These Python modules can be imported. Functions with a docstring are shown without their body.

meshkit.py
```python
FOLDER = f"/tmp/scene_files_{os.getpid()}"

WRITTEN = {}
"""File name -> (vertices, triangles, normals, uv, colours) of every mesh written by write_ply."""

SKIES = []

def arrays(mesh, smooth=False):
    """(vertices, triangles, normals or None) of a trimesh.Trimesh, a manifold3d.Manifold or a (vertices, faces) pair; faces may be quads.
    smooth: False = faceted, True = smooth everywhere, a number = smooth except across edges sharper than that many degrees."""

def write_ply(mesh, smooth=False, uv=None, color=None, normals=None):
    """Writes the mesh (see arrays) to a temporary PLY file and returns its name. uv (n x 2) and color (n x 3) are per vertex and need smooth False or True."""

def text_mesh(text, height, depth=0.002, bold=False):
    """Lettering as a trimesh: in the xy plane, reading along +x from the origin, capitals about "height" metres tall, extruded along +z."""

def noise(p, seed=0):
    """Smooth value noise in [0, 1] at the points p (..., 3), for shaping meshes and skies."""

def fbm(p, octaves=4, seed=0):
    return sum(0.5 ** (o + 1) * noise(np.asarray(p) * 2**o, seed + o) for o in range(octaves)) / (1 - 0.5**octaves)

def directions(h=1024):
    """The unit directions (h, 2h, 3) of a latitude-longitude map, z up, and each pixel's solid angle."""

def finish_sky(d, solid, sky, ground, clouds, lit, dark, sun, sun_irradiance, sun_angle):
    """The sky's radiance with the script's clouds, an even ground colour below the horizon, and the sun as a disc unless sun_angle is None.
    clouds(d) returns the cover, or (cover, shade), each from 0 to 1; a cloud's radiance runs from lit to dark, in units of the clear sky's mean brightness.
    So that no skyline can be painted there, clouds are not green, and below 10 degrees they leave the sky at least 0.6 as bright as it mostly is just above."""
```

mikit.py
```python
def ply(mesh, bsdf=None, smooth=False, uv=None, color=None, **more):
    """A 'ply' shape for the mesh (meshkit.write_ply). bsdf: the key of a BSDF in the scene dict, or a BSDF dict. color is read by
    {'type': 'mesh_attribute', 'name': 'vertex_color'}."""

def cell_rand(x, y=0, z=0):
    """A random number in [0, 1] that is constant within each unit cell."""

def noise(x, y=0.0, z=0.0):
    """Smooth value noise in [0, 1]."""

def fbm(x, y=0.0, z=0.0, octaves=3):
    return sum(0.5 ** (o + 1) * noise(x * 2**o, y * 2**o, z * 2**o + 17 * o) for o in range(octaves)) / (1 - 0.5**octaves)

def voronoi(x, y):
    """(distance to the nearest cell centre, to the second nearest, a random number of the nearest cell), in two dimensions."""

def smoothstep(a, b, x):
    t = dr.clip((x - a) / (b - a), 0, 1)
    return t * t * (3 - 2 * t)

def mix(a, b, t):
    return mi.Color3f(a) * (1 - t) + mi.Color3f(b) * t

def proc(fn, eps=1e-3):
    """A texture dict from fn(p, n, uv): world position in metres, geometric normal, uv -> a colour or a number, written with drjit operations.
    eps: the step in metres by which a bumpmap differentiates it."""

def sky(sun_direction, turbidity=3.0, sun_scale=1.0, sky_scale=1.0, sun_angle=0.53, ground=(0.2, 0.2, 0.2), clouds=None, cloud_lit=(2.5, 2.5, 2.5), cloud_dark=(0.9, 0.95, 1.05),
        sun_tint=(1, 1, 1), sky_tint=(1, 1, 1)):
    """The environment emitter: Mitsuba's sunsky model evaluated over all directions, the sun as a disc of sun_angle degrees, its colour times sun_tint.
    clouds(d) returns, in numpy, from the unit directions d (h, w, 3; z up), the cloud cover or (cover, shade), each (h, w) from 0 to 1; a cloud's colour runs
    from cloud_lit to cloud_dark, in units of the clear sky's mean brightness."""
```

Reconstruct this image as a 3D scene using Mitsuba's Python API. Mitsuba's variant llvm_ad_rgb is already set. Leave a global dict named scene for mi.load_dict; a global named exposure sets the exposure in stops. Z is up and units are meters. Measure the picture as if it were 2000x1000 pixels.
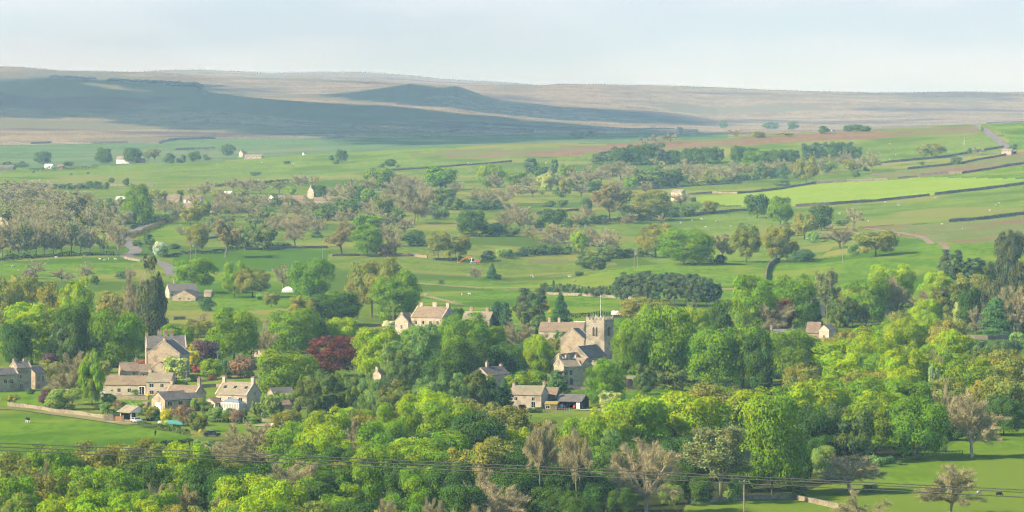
import math, random
import numpy as np, trimesh, mitsuba as mi, mikit, meshkit
from scipy.interpolate import PchipInterpolator, RegularGridInterpolator
import drjit as dr
T = mi.ScalarTransform4f
scene, labels = {}, {}
# ---------------------------------------------------------------- camera, sky, exposure
F = 8000.0            # focal length in photograph pixels (2000 wide)
EYE_ROW = 195.0       # row of the true horizon
PITCH = math.atan((500 - EYE_ROW) / F)
ZC = 84.7             # eye height above the valley floor
CP, SP = math.cos(PITCH), math.sin(PITCH)
SUN = np.array([-0.80, -0.30, 0.58]); SUN /= np.linalg.norm(SUN)
exposure = 2.7
scene['haze_air'] = {'type': 'homogeneous', 'albedo': {'type': 'rgb', 'value': [0.9, 0.95, 0.99]}, 'sigma_t': {'type': 'rgb', 'value': [0.000038, 0.000059, 0.000084]}}
scene['camera'] = {'type': 'perspective', 'fov': 2 * math.degrees(math.atan(1000 / F)), 'fov_axis': 'x', 'near_clip': 0.5, 'far_clip': 60000.0,
    'to_world': T().look_at(origin=[0, 0, ZC], target=[0, CP * 100, ZC - SP * 100], up=[0, 0, 1]), 'medium': {'type': 'ref', 'id': 'haze_air'}}
def cloud_cover(d):
    """A thin white veil low over the moors, clear spring sky with a few clouds higher up."""
    n = meshkit.fbm(np.stack([d[..., 0] * 20, d[..., 1] * 20, d[..., 2] * 110], -1), 5, 3)
    low = np.clip(1 - (d[..., 2] - .05) / .16, 0, 1)  # cover kept thin overhead, out of view, so shaded sides stay dark
    return np.clip(.02 + .84 * low + (n - 0.5) * (.5 * low + 1.1 * (1 - low)), 0.0, 0.98), np.clip((.60 - n) * 4.5, 0, 1)
scene['sky'] = mikit.sky(SUN.tolist(), turbidity=2.3, ground=(0.1, 0.13, 0.06), clouds=cloud_cover, cloud_lit=(1.66, 1.78, 2.03), cloud_dark=(1.36, 1.54, 1.86), sun_tint=(1.0, 1.0, 1.02), sky_tint=(.97, 1, 1.02))
# ---------------------------------------------------------------- terrain
def slope(v):         # tangent of the angle below the horizontal at image row v
    return np.tan(PITCH + np.arctan((np.asarray(v, float) - 500) / F))
def line(D, *uv):
    return D, np.array(uv, float)
def drop(D, m):       # row at which ground m metres below the eye appears at distance D
    a = math.atan(m / D) - PITCH
    return 500 + F * math.tan(a)
LINES = [
    line(-400, (0, 0)), line(0, (0, 0)), line(150, (0, 0)), line(350, (0, 0)), line(550, (0, 0)), line(700, (0, 0)),
    line(1000, (0, drop(1000, 83))), line(1400, (0, drop(1400, 83))),
    line(1640, (0, 600), (1000, 600), (1300, 592), (2000, 588)),
    line(1900, (0, 535), (800, 540), (1000, 545), (1100, 538), (1200, 526), (1330, 514), (1500, 511), (1600, 505), (1700, 491), (1850, 478), (2000, 470)),
    line(2010, (0, 508), (800, 512), (1000, 525), (1100, 529), (1200, 527), (1330, 521), (1500, 517), (1600, 510), (1700, 492), (1850, 474), (2000, 462)),
    line(2300, (0, 455), (800, 453), (1000, 455), (1300, 468), (1500, 458), (1700, 446), (2000, 425)),
    line(2700, (0, 400), (1000, 400), (1300, 402), (1500, 398), (1700, 388), (2000, 365)),
    line(3300, (0, 352), (600, 350), (1000, 345), (1300, 345), (1500, 333), (1700, 318), (2000, 296)),
    line(3700, (0, 332), (450, 312), (700, 296), (850, 287), (1000, 281), (1200, 280), (1400, 269), (1600, 258), (1800, 249), (1900, 244), (2000, 239), (2300, 232)),
    line(3950, (0, 326), (450, 313), (700, 299), (850, 291), (1000, 285), (1200, 284), (1400, 273), (1600, 262), (1800, 253), (1900, 248), (2000, 243), (2300, 236)),
    line(4400, (0, 304), (450, 303), (700, 295), (1000, 287), (1400, 280), (2000, 255)),
    line(5000, (0, 281), (300, 275), (700, 270), (1000, 272), (1400, 268), (2000, 255)),
    line(5700, (0, 245), (600, 255), (1000, 262), (1400, 259), (2000, 250)),
    line(6350, (0, 186), (390, 192), (450, 202), (600, 222), (1000, 247), (1400, 258), (2000, 248)),
    line(6600, (-200, 158), (0, 157), (60, 155), (100, 148), (250, 157), (385, 162), (394, 167), (404, 176), (450, 184), (600, 197), (760, 207), (1000, 231), (1200, 247), (1400, 256), (2000, 246)),
    line(7000, (0, 168), (385, 178), (404, 188), (600, 205), (1000, 236), (1200, 248), (1400, 254), (2000, 243)),
    line(7500, (0, 172), (500, 188), (640, 190), (750, 188), (800, 185), (885, 188), (940, 204), (1100, 228), (1250, 236), (1400, 246), (2000, 238)),
    line(7800, (0, 172), (500, 187), (650, 182), (700, 176), (760, 167), (800, 161), (825, 164), (850, 168), (868, 168), (887, 166), (910, 173), (940, 185), (975, 196), (1100, 208), (1250, 216), (1330, 224), (1400, 236), (1600, 243), (2000, 234)),
    line(8200, (0, 170), (500, 185), (760, 186), (850, 186), (940, 194), (1100, 207), (1250, 216), (1400, 232), (2000, 228)),
    line(9700, (-300, 126), (0, 131), (60, 133), (120, 138), (300, 141), (400, 147), (700, 157), (900, 167), (1050, 167), (1090, 164), (1300, 166), (1500, 174), (1700, 180), (2000, 181), (2300, 184)),
    line(11500, (-300, 140), (0, 145), (300, 150), (400, 153), (700, 163), (900, 172), (1100, 172), (1500, 182), (2000, 188)),
    line(16000, (-300, 160), (200, 150), (300, 139), (400, 138), (530, 143), (600, 142), (700, 141), (800, 147), (860, 154), (1000, 163), (1100, 172), (1300, 184), (2000, 190)),
    line(17500, (0, 190))]
NEAR = {-400: -45, 0: 1.7, 150: 24, 350: 54, 550: 76, 700: 83}
UG = np.arange(-3000, 5001, 4.0)
zk = []
for D, t in LINES:
    zk.append(np.full(len(UG), ZC - NEAR[D]) if D in NEAR else ZC - slope(np.interp(UG, t[:, 0], t[:, 1])) * D)
DG = np.concatenate([np.arange(-400, 700, 10), np.arange(700, 3000, 5), np.arange(3000, 6000, 10), np.arange(6000, 17501, 20)]).astype(float)
ZG = PchipInterpolator([l[0] for l in LINES], np.array(zk))(DG)
RGI = RegularGridInterpolator((DG, UG), ZG, bounds_error=False, fill_value=None)
def H(x, y):
    x, y = np.broadcast_arrays(np.asarray(x, float), np.asarray(y, float))
    u = np.clip(1000 + F * x / np.maximum(y, 150), -2999, 4999)
    z = RGI(np.stack([np.clip(y, -399, 17499), u], -1))
    p = np.stack([x, y, 0 * x], -1)
    k = np.clip((y - 700) / 300, 0, 1)
    z = z + k * ((meshkit.fbm(p / 70, 3, 1) - .5) * 1.6 + np.clip((y - 4500) / 1500, 0, 1) * (meshkit.fbm(p / 420, 3, 2) - .5) * 9)
    return z if z.shape else z
SD = np.unique(np.round(np.concatenate([np.geomspace(300, 17400, 5200)]), 2))
def ray(u, v):
    a, b = (u - 1000) / F, (500 - v) / F
    dy, dz = CP + b * SP, -SP + b * CP
    return a / dy, dz / dy
def ground(u, v):
    """The point of the ground seen at the photograph's pixel (u, v)."""
    a, c = ray(u, v)
    hit = np.nonzero(ZC + c * SD < H(a * SD, SD))[0]
    D = SD[hit[0]] if len(hit) else SD[-1]
    return np.array([a * D, D, H(a * D, D).item()])
# ---------------------------------------------------------------- names and labels
used = {}
def numbered(name):
    n = used.get(name, 0); used[name] = n + 1
    return name if n == 0 else f'{name}_{n:03d}'
def thing(name, label, cat, group=None):
    key = numbered(name)
    labels[key] = {'label': label, 'category': cat}
    if group: labels[key]['group'] = group
    return key
def part(parent, name, mesh, mat, smooth=False, label=None, color=None):
    key = numbered(parent + '__' + name)
    scene[key] = mikit.ply(mesh, mat, smooth=smooth, color=color)
    if label: labels[key] = {'label': label}
    return key
def struct(name, mesh, mat, smooth=False):
    key = numbered(name)
    scene[key] = mikit.ply(mesh, mat, smooth=smooth)
    labels[key] = {'kind': 'structure'}
    return key
# ---------------------------------------------------------------- materials
def ground_mat(key, a, b, s, c=None, cs=None, d=None, ds=None, lo=.5, hi=.72):
    def fn(p, n, uv):
        t = .45 * mikit.fbm(p.x / s, p.y / s, 0.0, 3) + .3 * mikit.fbm(p.x / (s * .13), p.y / (s * .3), 5.0, 2) + .25 * mikit.noise(p.x / 1.4, p.y / 4.5, 2.0)
        col = mikit.mix(a, b, mikit.smoothstep(.3, .7, t))
        if c is not None:
            col = mikit.mix(col, c, mikit.smoothstep(lo, hi, mikit.fbm(p.x / cs + 9, p.y / cs, 3.0, 4)))
        if d is not None:
            col = mikit.mix(col, d, mikit.smoothstep(.5, .66, mikit.fbm(p.x / ds - 4, p.y / ds, 7.0, 3)))
        return col
    scene[key] = {'type': 'twosided', 'bsdf': {'type': 'diffuse', 'reflectance': mikit.proc(fn)}}
ground_mat('grass_mid', (.095, .165, .022), (.155, .225, .032), 24, (.205, .225, .05), 46, (.075, .14, .018), 100, lo=.46, hi=.7)
ground_mat('grass_bright', (.075, .17, .013), (.128, .235, .02), 20, (.165, .235, .028), 34, (.065, .15, .012), 75, lo=.48, hi=.72)
ground_mat('grass_lime', (.195, .315, .032), (.225, .335, .04), 45, (.165, .285, .034), 90)
ground_mat('pasture', (.11, .19, .026), (.155, .24, .036), 28, (.09, .165, .022), 55, (.18, .215, .05), 85)
ground_mat('grass_yellowish', (.095, .185, .013), (.142, .24, .02), 20, (.08, .17, .014), 45, (.135, .21, .026), 60)  # yellower grass of the bottom right fields
ground_mat('pasture_rough', (.12, .175, .05), (.155, .195, .065), 24, (.19, .135, .075), 42, lo=.53, hi=.7)
ground_mat('bracken', (.18, .125, .072), (.22, .155, .09), 30, (.145, .18, .06), 60, lo=.42, hi=.6)
ground_mat('grass_far', (.075, .15, .05), (.105, .185, .062), 60, (.145, .18, .075), 130)
ground_mat('moor', (.155, .125, .08), (.275, .22, .135), 85, (.09, .072, .066), 330, (.15, .145, .085), 240)
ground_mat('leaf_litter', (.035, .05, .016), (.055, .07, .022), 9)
ground_mat('gravel', (.33, .28, .21), (.41, .35, .27), 5)
ground_mat('dry_bank', (.25, .25, .12), (.22, .22, .10), 12, (.15, .19, .055), 18)
ground_mat('dirt', (.21, .175, .125), (.25, .21, .15), 6)
ground_mat('tarmac', (.17, .17, .165), (.21, .205, .195), 8)
def speck_mat(key, a, b, s, c=None, kind='diffuse', sy=None):
    def fn(p, n, uv):
        t = .5 * mikit.noise(p.x / s, p.y / s, p.z / (sy or s)) + .5 * mikit.fbm(p.x / (6 * s), p.y / (6 * s), p.z / (6 * s), 3)
        col = mikit.mix(a, b, mikit.smoothstep(.25, .75, t))
        if c is not None:
            col = mikit.mix(col, c, mikit.smoothstep(.52, .7, mikit.fbm(p.x / 1.7 + 3, p.y / 1.7, p.z / 1.7, 3)))
        return col
    scene[key] = {'type': 'twosided', 'bsdf': {'type': 'diffuse', 'reflectance': mikit.proc(fn)}}
speck_mat('buff_stone', (.33, .275, .195), (.45, .385, .285), .35, (.26, .225, .17), sy=.2)
speck_mat('pale_stone', (.42, .375, .295), (.56, .50, .40), .35, (.34, .30, .23), sy=.2)
speck_mat('church_stone', (.30, .28, .215), (.45, .415, .325), .45, (.235, .22, .17), sy=.3)
speck_mat('walling_stone', (.13, .12, .10), (.24, .21, .17), .4, (.17, .17, .12))
speck_mat('walling_pale', (.19, .17, .13), (.32, .285, .215), .4, (.28, .26, .15))
speck_mat('roof_brown', (.20, .155, .115), (.29, .23, .17), .4, (.25, .22, .13))
speck_mat('roof_grey', (.12, .12, .125), (.18, .175, .17), .4, (.15, .15, .12))
speck_mat('roof_stone', (.23, .205, .155), (.32, .285, .22), .4, (.24, .25, .14))
speck_mat('roof_lead', (.10, .115, .12), (.15, .165, .17), .8)
speck_mat('crag_rock', (.045, .042, .04), (.11, .10, .09), 5, (.07, .07, .055))
def plain(key, c, kind='diffuse', **k):
    scene[key] = {'type': 'twosided', 'bsdf': {'type': 'diffuse', 'reflectance': {'type': 'rgb', 'value': list(c)}}} if kind == 'diffuse' else {'type': 'twosided', 'bsdf': {'type': 'principled', 'base_color': {'type': 'rgb', 'value': list(c)}, **k}}
plain('white_paint', (.78, .78, .75)); plain('black_timber', (.03, .03, .032)); plain('dark_timber', (.075, .06, .05)); plain('orange_wood', (.5, .24, .12))
plain('dark_glass', (.025, .03, .035), 'p', roughness=.12, specular=.5); plain('pale_glass', (.36, .38, .36), 'p', roughness=.15, specular=.6)
plain('pole_wood', (.30, .26, .21)); plain('grey_metal', (.42, .43, .43), 'p', roughness=.5, metallic=.3); plain('cable_metal', (.13, .14, .13))
plain('orange_paint', (.72, .23, .07), 'p', roughness=.4); plain('cream_paint', (.74, .70, .62), 'p', roughness=.4); plain('rubber', (.025, .025, .025))
plain('silver_paint', (.42, .45, .48), 'p', roughness=.3, metallic=.2); plain('pale_blue_paint', (.62, .70, .74), 'p', roughness=.3); plain('dark_paint', (.035, .04, .05), 'p', roughness=.25)
plain('teal_sheet', (.10, .36, .33)); plain('moss', (.33, .27, .06)); plain('red_cloth', (.55, .08, .07)); plain('green_cloth', (.07, .25, .17)); plain('terracotta', (.40, .19, .12))
plain('wool', (.55, .52, .45)); plain('sheep_face', (.12, .10, .09)); plain('black_hide', (.022, .022, .028)); plain('white_hide', (.72, .72, .66)); plain('skin', (.55, .36, .27)); plain('dark_cloth', (.03, .035, .05))
plain('white_canvas', (.86, .86, .88)); plain('blue_grey_paint', (.19, .25, .30)); plain('cloud_vapour', (.85, .85, .85))
attr = {'type': 'mesh_attribute', 'name': 'vertex_color'}
scene['leaf'] = {'type': 'principledthin', 'base_color': dict(attr), 'roughness': .8, 'diff_trans': .3, 'eta': 1.08}
scene['bark'] = {'type': 'twosided', 'bsdf': {'type': 'diffuse', 'reflectance': dict(attr)}}
# ---------------------------------------------------------------- ground sheet, split into fields along their real borders
S = np.concatenate([np.linspace(-.42, -.135, 36)[:-1], np.linspace(-.135, .135, 720), np.linspace(.135, .42, 36)[1:]])
DD = np.concatenate([np.linspace(-58, 780, 40)[:-1], 1 / np.linspace(1 / 780, 1 / 4200, 430)[:-1], np.linspace(4200, 8300, 200)[:-1], np.linspace(8300, 10600, 90)[:-1], np.linspace(10600, 17400, 60)])
SS, YY = np.meshgrid(S, DD)
XX = SS * (YY + 60)
V = np.stack([XX, YY, H(XX, YY)], -1).reshape(-1, 3)
nc = len(S)
i = (np.arange(len(DD) - 1)[:, None] * nc + np.arange(nc - 1)).ravel()
QF = np.stack([i, i + 1, i + nc + 1, i + nc], -1)
QC = V[QF].mean(1)
import shapely
from shapely import Polygon
owner = np.full(len(QF), -1)
PIECES = []
def field(name, mat, *uv):
    """A field: the polygon's corners are points of the ground, given by where the photograph shows them."""
    pts = [uv[k] if len(uv[k]) == 2 else uv[k] for k in range(len(uv))]
    w = np.array([ground(*q)[:2] for q in pts])
    # keep straight borders straight on the ground
    owner[shapely.contains_xy(Polygon(w).buffer(0), QC[:, 0], QC[:, 1])] = len(PIECES)
    PIECES.append((name, mat))
owner[:] = 0; PIECES.append(('valley_ground', 'grass_mid'))
owner[QC[:, 1] > 4700] = 1; PIECES.append(('moor_hills', 'moor'))
# far valley
field('far_meadow', 'grass_far', (-400, 281), (150, 281.5), (178, 281), (250, 279), (313, 280), (330, 274), (420, 271), (670, 269), (1000, 263), (1250, 257), (1420, 262), (1420, 272), (1000, 282), (850, 288), (700, 297), (450, 313), (0, 331), (-400, 335))
field('far_pasture', 'pasture', (-400, 334), (0, 331), (300, 322), (450, 313.5), (600, 304), (700, 297.5), (850, 288.5), (1000, 281.5), (1200, 280.5), (1230, 300), (1000, 316), (700, 336), (350, 362), (0, 360), (-400, 362))
field('bracken_slope', 'bracken', (790, 303), (900, 292), (1010, 292), (1100, 286), (1210, 281), (1400, 269.5), (1600, 258.5), (1800, 249.5), (1905, 244.5), (1925, 258), (1700, 270), (1450, 285), (1200, 297), (1100, 306), (900, 308))
field('hill_pasture', 'pasture', (1450, 286), (1700, 272), (1925, 260), (1955, 282), (1880, 298), (1700, 318), (1560, 330), (1440, 320))
field('corner_field', 'grass_bright', (1935, 243), (2010, 239.5), (2200, 236), (2200, 300), (2010, 294), (1985, 291))
field('bracken_strip', 'bracken', (1690, 341), (1772, 331), (1880, 319), (1980, 300), (2200, 280), (2200, 305), (2010, 322), (1933, 332), (1879, 340), (1740, 348))
field('upper_field', 'grass_bright', (1800, 345), (1879, 340), (1933, 332), (2010, 322), (2200, 305), (2200, 340), (2000, 347), (1810, 348))
field('lime_field', 'grass_lime', (1338, 386), (1440, 378), (1560, 363.5), (1655, 354.5), (1735, 351.5), (1795, 347), (2000, 349), (2200, 345), (2200, 345), (2010, 361), (1900, 373), (1815, 382), (1718, 393), (1620, 400), (1554, 404), (1470, 403), (1400, 400), (1340, 391))
field('sheep_pasture', 'pasture', (1135, 441), (1290, 429), (1424, 414), (1480, 411), (1554, 404), (1718, 393), (1815, 382), (1900, 373), (2010, 361), (2200, 345), (2200, 405), (2010, 419), (1900, 430), (1850, 435), (1680, 442), (1640, 470), (1560, 510), (1400, 512), (1240, 500), (1100, 470))
field('rough_pasture', 'pasture_rough', (1680, 443), (1850, 436), (1900, 431), (2010, 420), (2200, 405), (2200, 470), (2000, 470), (1880, 482), (1760, 462), (1700, 450))
field('steep_bank', 'grass_bright', (1745, 462), (1800, 468), (1850, 484), (1780, 492), (1740, 480))
field('hump_field', 'grass_bright', (820, 549), (960, 548), (1010, 556), (1100, 545.5), (1200, 528), (1330, 515), (1500, 512), (1600, 506), (1700, 492.5), (1850, 479), (2000, 470.5), (2200, 462), (2200, 590), (1700, 600), (1430, 600), (1400, 568), (1240, 584), (1055, 573), (820, 552))
field('meadow', 'grass_bright', (806, 570), (1030, 566), (1055, 574), (1240, 585), (1240, 640), (800, 650))
field('dug_earth', 'bracken', (1030, 508), (1100, 506), (1125, 512), (1090, 516), (1040, 514))
field('dug_earth', 'bracken', (1168, 512), (1200, 512), (1206, 519), (1175, 517))
field('hedged_field', 'grass_bright', (265, 466), (300, 452), (345, 437), (372, 437), (368, 465), (300, 477))
field('roadside_meadow', 'grass_bright', (-300, 515), (0, 512), (100, 506), (235, 502), (270, 512), (255, 532), (150, 542), (-300, 545))
field('park_field', 'grass_bright', (340, 500), (480, 487), (640, 483), (640, 600), (420, 610), (330, 560))
# village
field('village_green', 'grass_bright', (0, 765), (85, 762), (105, 790), (0, 792))
field('cow_field', 'grass_bright', (-300, 800), (0, 801), (90, 811), (190, 822), (268, 833), (372, 850), (375, 862), (310, 872), (240, 905), (-300, 920))
field('farm_lawn', 'grass_bright', (405, 826), (510, 822), (530, 833), (420, 850))
field('garden_lawn', 'grass_bright', (332, 741), (440, 748), (520, 730), (600, 720), (600, 770), (400, 775))
field('church_field', 'grass_bright', (1215, 765), (1290, 757), (1360, 760), (1360, 800), (1215, 800))
field('church_lawn', 'grass_bright', (1100, 770), (1150, 760), (1150, 775), (1100, 778))
field('bank_field', 'grass_mid', (1010, 815), (1110, 800), (1200, 806), (1180, 850), (1040, 850))
field('house_meadow', 'grass_bright', (1880, 656), (1950, 653), (1950, 660), (1880, 660))
# lower wood and the fields at the bottom right
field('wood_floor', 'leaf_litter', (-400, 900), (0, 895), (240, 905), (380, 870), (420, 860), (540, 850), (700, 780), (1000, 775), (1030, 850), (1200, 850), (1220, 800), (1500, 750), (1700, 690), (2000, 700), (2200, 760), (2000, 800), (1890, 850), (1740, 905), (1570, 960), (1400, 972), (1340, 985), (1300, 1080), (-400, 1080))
field('river_field', 'grass_yellowish', (1345, 986), (1400, 981), (1500, 975), (1545, 974), (1640, 996), (1700, 1100), (1300, 1100))
field('oak_field', 'grass_yellowish', (1560, 966), (1740, 900), (1830, 884), (1890, 850), (1930, 810), (2200, 790), (2200, 1100), (1720, 1100), (1640, 993))
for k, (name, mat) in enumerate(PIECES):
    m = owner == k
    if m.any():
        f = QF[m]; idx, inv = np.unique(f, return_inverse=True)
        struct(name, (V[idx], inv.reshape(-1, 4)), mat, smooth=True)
# ---------------------------------------------------------------- lines laid on the ground
def path3(uv, step=4.0):
    w = np.array([ground(*q) for q in uv])
    d = np.r_[0, np.cumsum(np.linalg.norm(np.diff(w[:, :2], axis=0), axis=1))]
    s = np.linspace(0, d[-1], max(2, int(d[-1] / step) + 1))
    x, y = np.interp(s, d, w[:, 0]), np.interp(s, d, w[:, 1])
    return np.stack([x, y, H(x, y)], -1)
def side(p):
    t = np.gradient(p[:, :2], axis=0); t /= np.linalg.norm(t, axis=1, keepdims=True) + 1e-9
    return np.stack([-t[:, 1], t[:, 0], 0 * t[:, 0]], -1)
def ribbon(name, mat, width, *uv, lift=.15):
    p = path3(uv, 3.0); n = side(p)
    rows = []
    for o in np.linspace(-.5, .5, 4):
        q = p + n * width * o; q[:, 2] = H(q[:, 0], q[:, 1]) + lift
        rows.append(q)
    v = np.stack(rows, 1).reshape(-1, 3); k = np.arange(len(p) - 1)
    f = np.concatenate([np.stack([k * 4 + j, k * 4 + j + 1, k * 4 + j + 5, k * 4 + j + 4], -1) for j in range(3)])
    struct(name, (v, f), mat, smooth=True)
ribbon('road', 'tarmac', 6.5, (318, 430), (300, 436), (280, 443.5), (262, 450.5), (250, 458), (245, 466), (247, 474), (256, 481), (266, 488), (262, 494), (250, 498), (246, 502), (258, 506), (285, 507), (305, 511), (322, 518), (334, 526), (340, 540))
ribbon('road', 'tarmac', 8, (1906, 242.8), (1920, 252), (1938, 266), (1955, 279), (1970, 291), (1974, 297))
ribbon('road', 'tarmac', 6, (1974, 297), (1955, 297.5), (1900, 304), (1830, 313), (1760, 319.5), (1700, 325))
ribbon('track', 'dirt', 3.2, (1690, 446), (1740, 452), (1790, 460), (1815, 472), (1850, 487))
ribbon('track', 'gravel', 4.5, (1130, 802), (1160, 800), (1185, 803), (1215, 812))
ribbon('driveway', 'gravel', 9, (222, 823), (240, 823), (262, 826), (280, 826))
ribbon('driveway', 'gravel', 5, (190, 770), (230, 770), (300, 772), (340, 774))
ribbon('car_park', 'gravel', 9, (512, 830), (540, 832), (575, 830))
ribbon('bank', 'dry_bank', 9, (806, 553), (850, 556), (920, 561), (990, 563), (1050, 568))
ribbon('bank', 'dry_bank', 8, (1390, 566), (1440, 565))
ribbon('bank', 'dry_bank', 7, (0, 798), (50, 800), (110, 808), (190, 819), (268, 830))
ribbon('bank', 'dry_bank', 4, (820, 574), (850, 583), (880, 590), (900, 596))
ribbon('driveway', 'gravel', 4, (1896, 643), (1950, 640))
rngw = np.random.default_rng(5)
def wall(label, mat, h, *uv, th=.7, name='stone_wall', cat='wall'):
    p = path3(uv, 2.5); n = side(p); top0 = np.zeros(len(p))
    top = h * (.62 + .45 * meshkit.fbm(np.stack([np.arange(len(p)) * .11, np.full(len(p), uv[0][0]), 0 * top0], -1), 3) + .18 * rngw.random(len(p)))
    cols = [p - n * th / 2 - [0, 0, .6], None, None, p + n * th / 2 - [0, 0, .6]]
    a = p - n * th * .36; a[:, 2] += top; b = p + n * th * .36; b[:, 2] += top
    cols[1], cols[2] = a, b
    v = np.stack(cols, 1).reshape(-1, 3); k = np.arange(len(p) - 1)
    f = np.concatenate([np.stack([k * 4 + j, k * 4 + j + 1, k * 4 + j + 5, k * 4 + j + 4], -1) for j in range(3)] + [np.array([[0, 1, 2, 3], [len(v) - 4, len(v) - 3, len(v) - 2, len(v) - 1]])])
    key = thing(name, label, cat)
    scene[key] = mikit.ply((v, f), mat)
wall('long dark dry-stone wall along the top of the bright lime field', 'walling_stone', 1.9, (1440, 378.5), (1478, 375.5), (1560, 364), (1590, 359), (1655, 355), (1735, 351.5))
wall('short dark wall remnant past the top right end of the lime field', 'walling_stone', 1.9, (1754, 349.5), (1792, 346.5))
wall('dark dry-stone wall below the bright lime field behind the dark round tree', 'walling_stone', 1.9, (1554, 404.5), (1620, 400.5), (1718, 393.5), (1815, 382.5))
wall('dark dry-stone wall below the lime field running out of the right edge', 'walling_stone', 1.9, (1825, 381), (1900, 373.5), (2030, 359))
wall('lone dark dry-stone wall stub across the sheep pasture at the right edge', 'walling_stone', 2.0, (1853, 434.5), (1900, 430.5), (1960, 424.5), (2030, 417))
wall('dark wall on the lower side of the hill road beneath the little barn', 'walling_stone', 1.9, (1772, 331.5), (1880, 319.5), (1985, 299.5))
wall('dark wall between the bracken strip and the field above the lime field', 'walling_stone', 1.9, (1799, 343.5), (1853, 339.5), (1879, 339.5), (1933, 331.5), (2030, 318))
wall('dark wall on the upper side of the hill road left of the little barn', 'walling_stone', 1.9, (1719, 319.5), (1826, 310), (1960, 288))
wall('dark wall along the ridge top at the upper right corner', 'walling_stone', 1.9, (1925, 241.5), (2030, 237.5))
wall('dark wall running left from the two round trees below the lime field', 'walling_stone', 1.9, (1330, 424.5), (1370, 419.5), (1424, 414.5), (1470, 411.5))
wall('pale wall along the upper edge of the field by the lone barn', 'walling_pale', 1.4, (1337, 382), (1390, 377.5), (1440, 378.5))
wall('dark curved wall climbing over the green hump field', 'walling_stone', 2.2, (1496, 548), (1497, 535), (1503, 521), (1512, 514.5), (1523, 511.8))
wall('pale wall under the pair of bronze and green trees in mid valley', 'walling_pale', 1.3, (648, 501), (675, 500), (702, 500))
wall('pale tumbledown wall left of the twin olive trees in mid valley', 'walling_pale', 1.4, (755, 498), (790, 499), (835, 504))
wall('dark wall along hedge left of the lone barn fields', 'walling_stone', 1.6, (1045, 420), (1075, 415), (1135, 411.5))
wall('pale wall behind the low row of young conifers', 'walling_pale', 1.1, (1055, 574.5), (1150, 579), (1240, 585))
wall('long dark wall at the foot of the moor on the far left', 'walling_stone', 2.6, (-30, 281.5), (60, 281.5), (100, 279.5), (145, 281.5), (178, 281.2), (250, 279.5))
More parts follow.
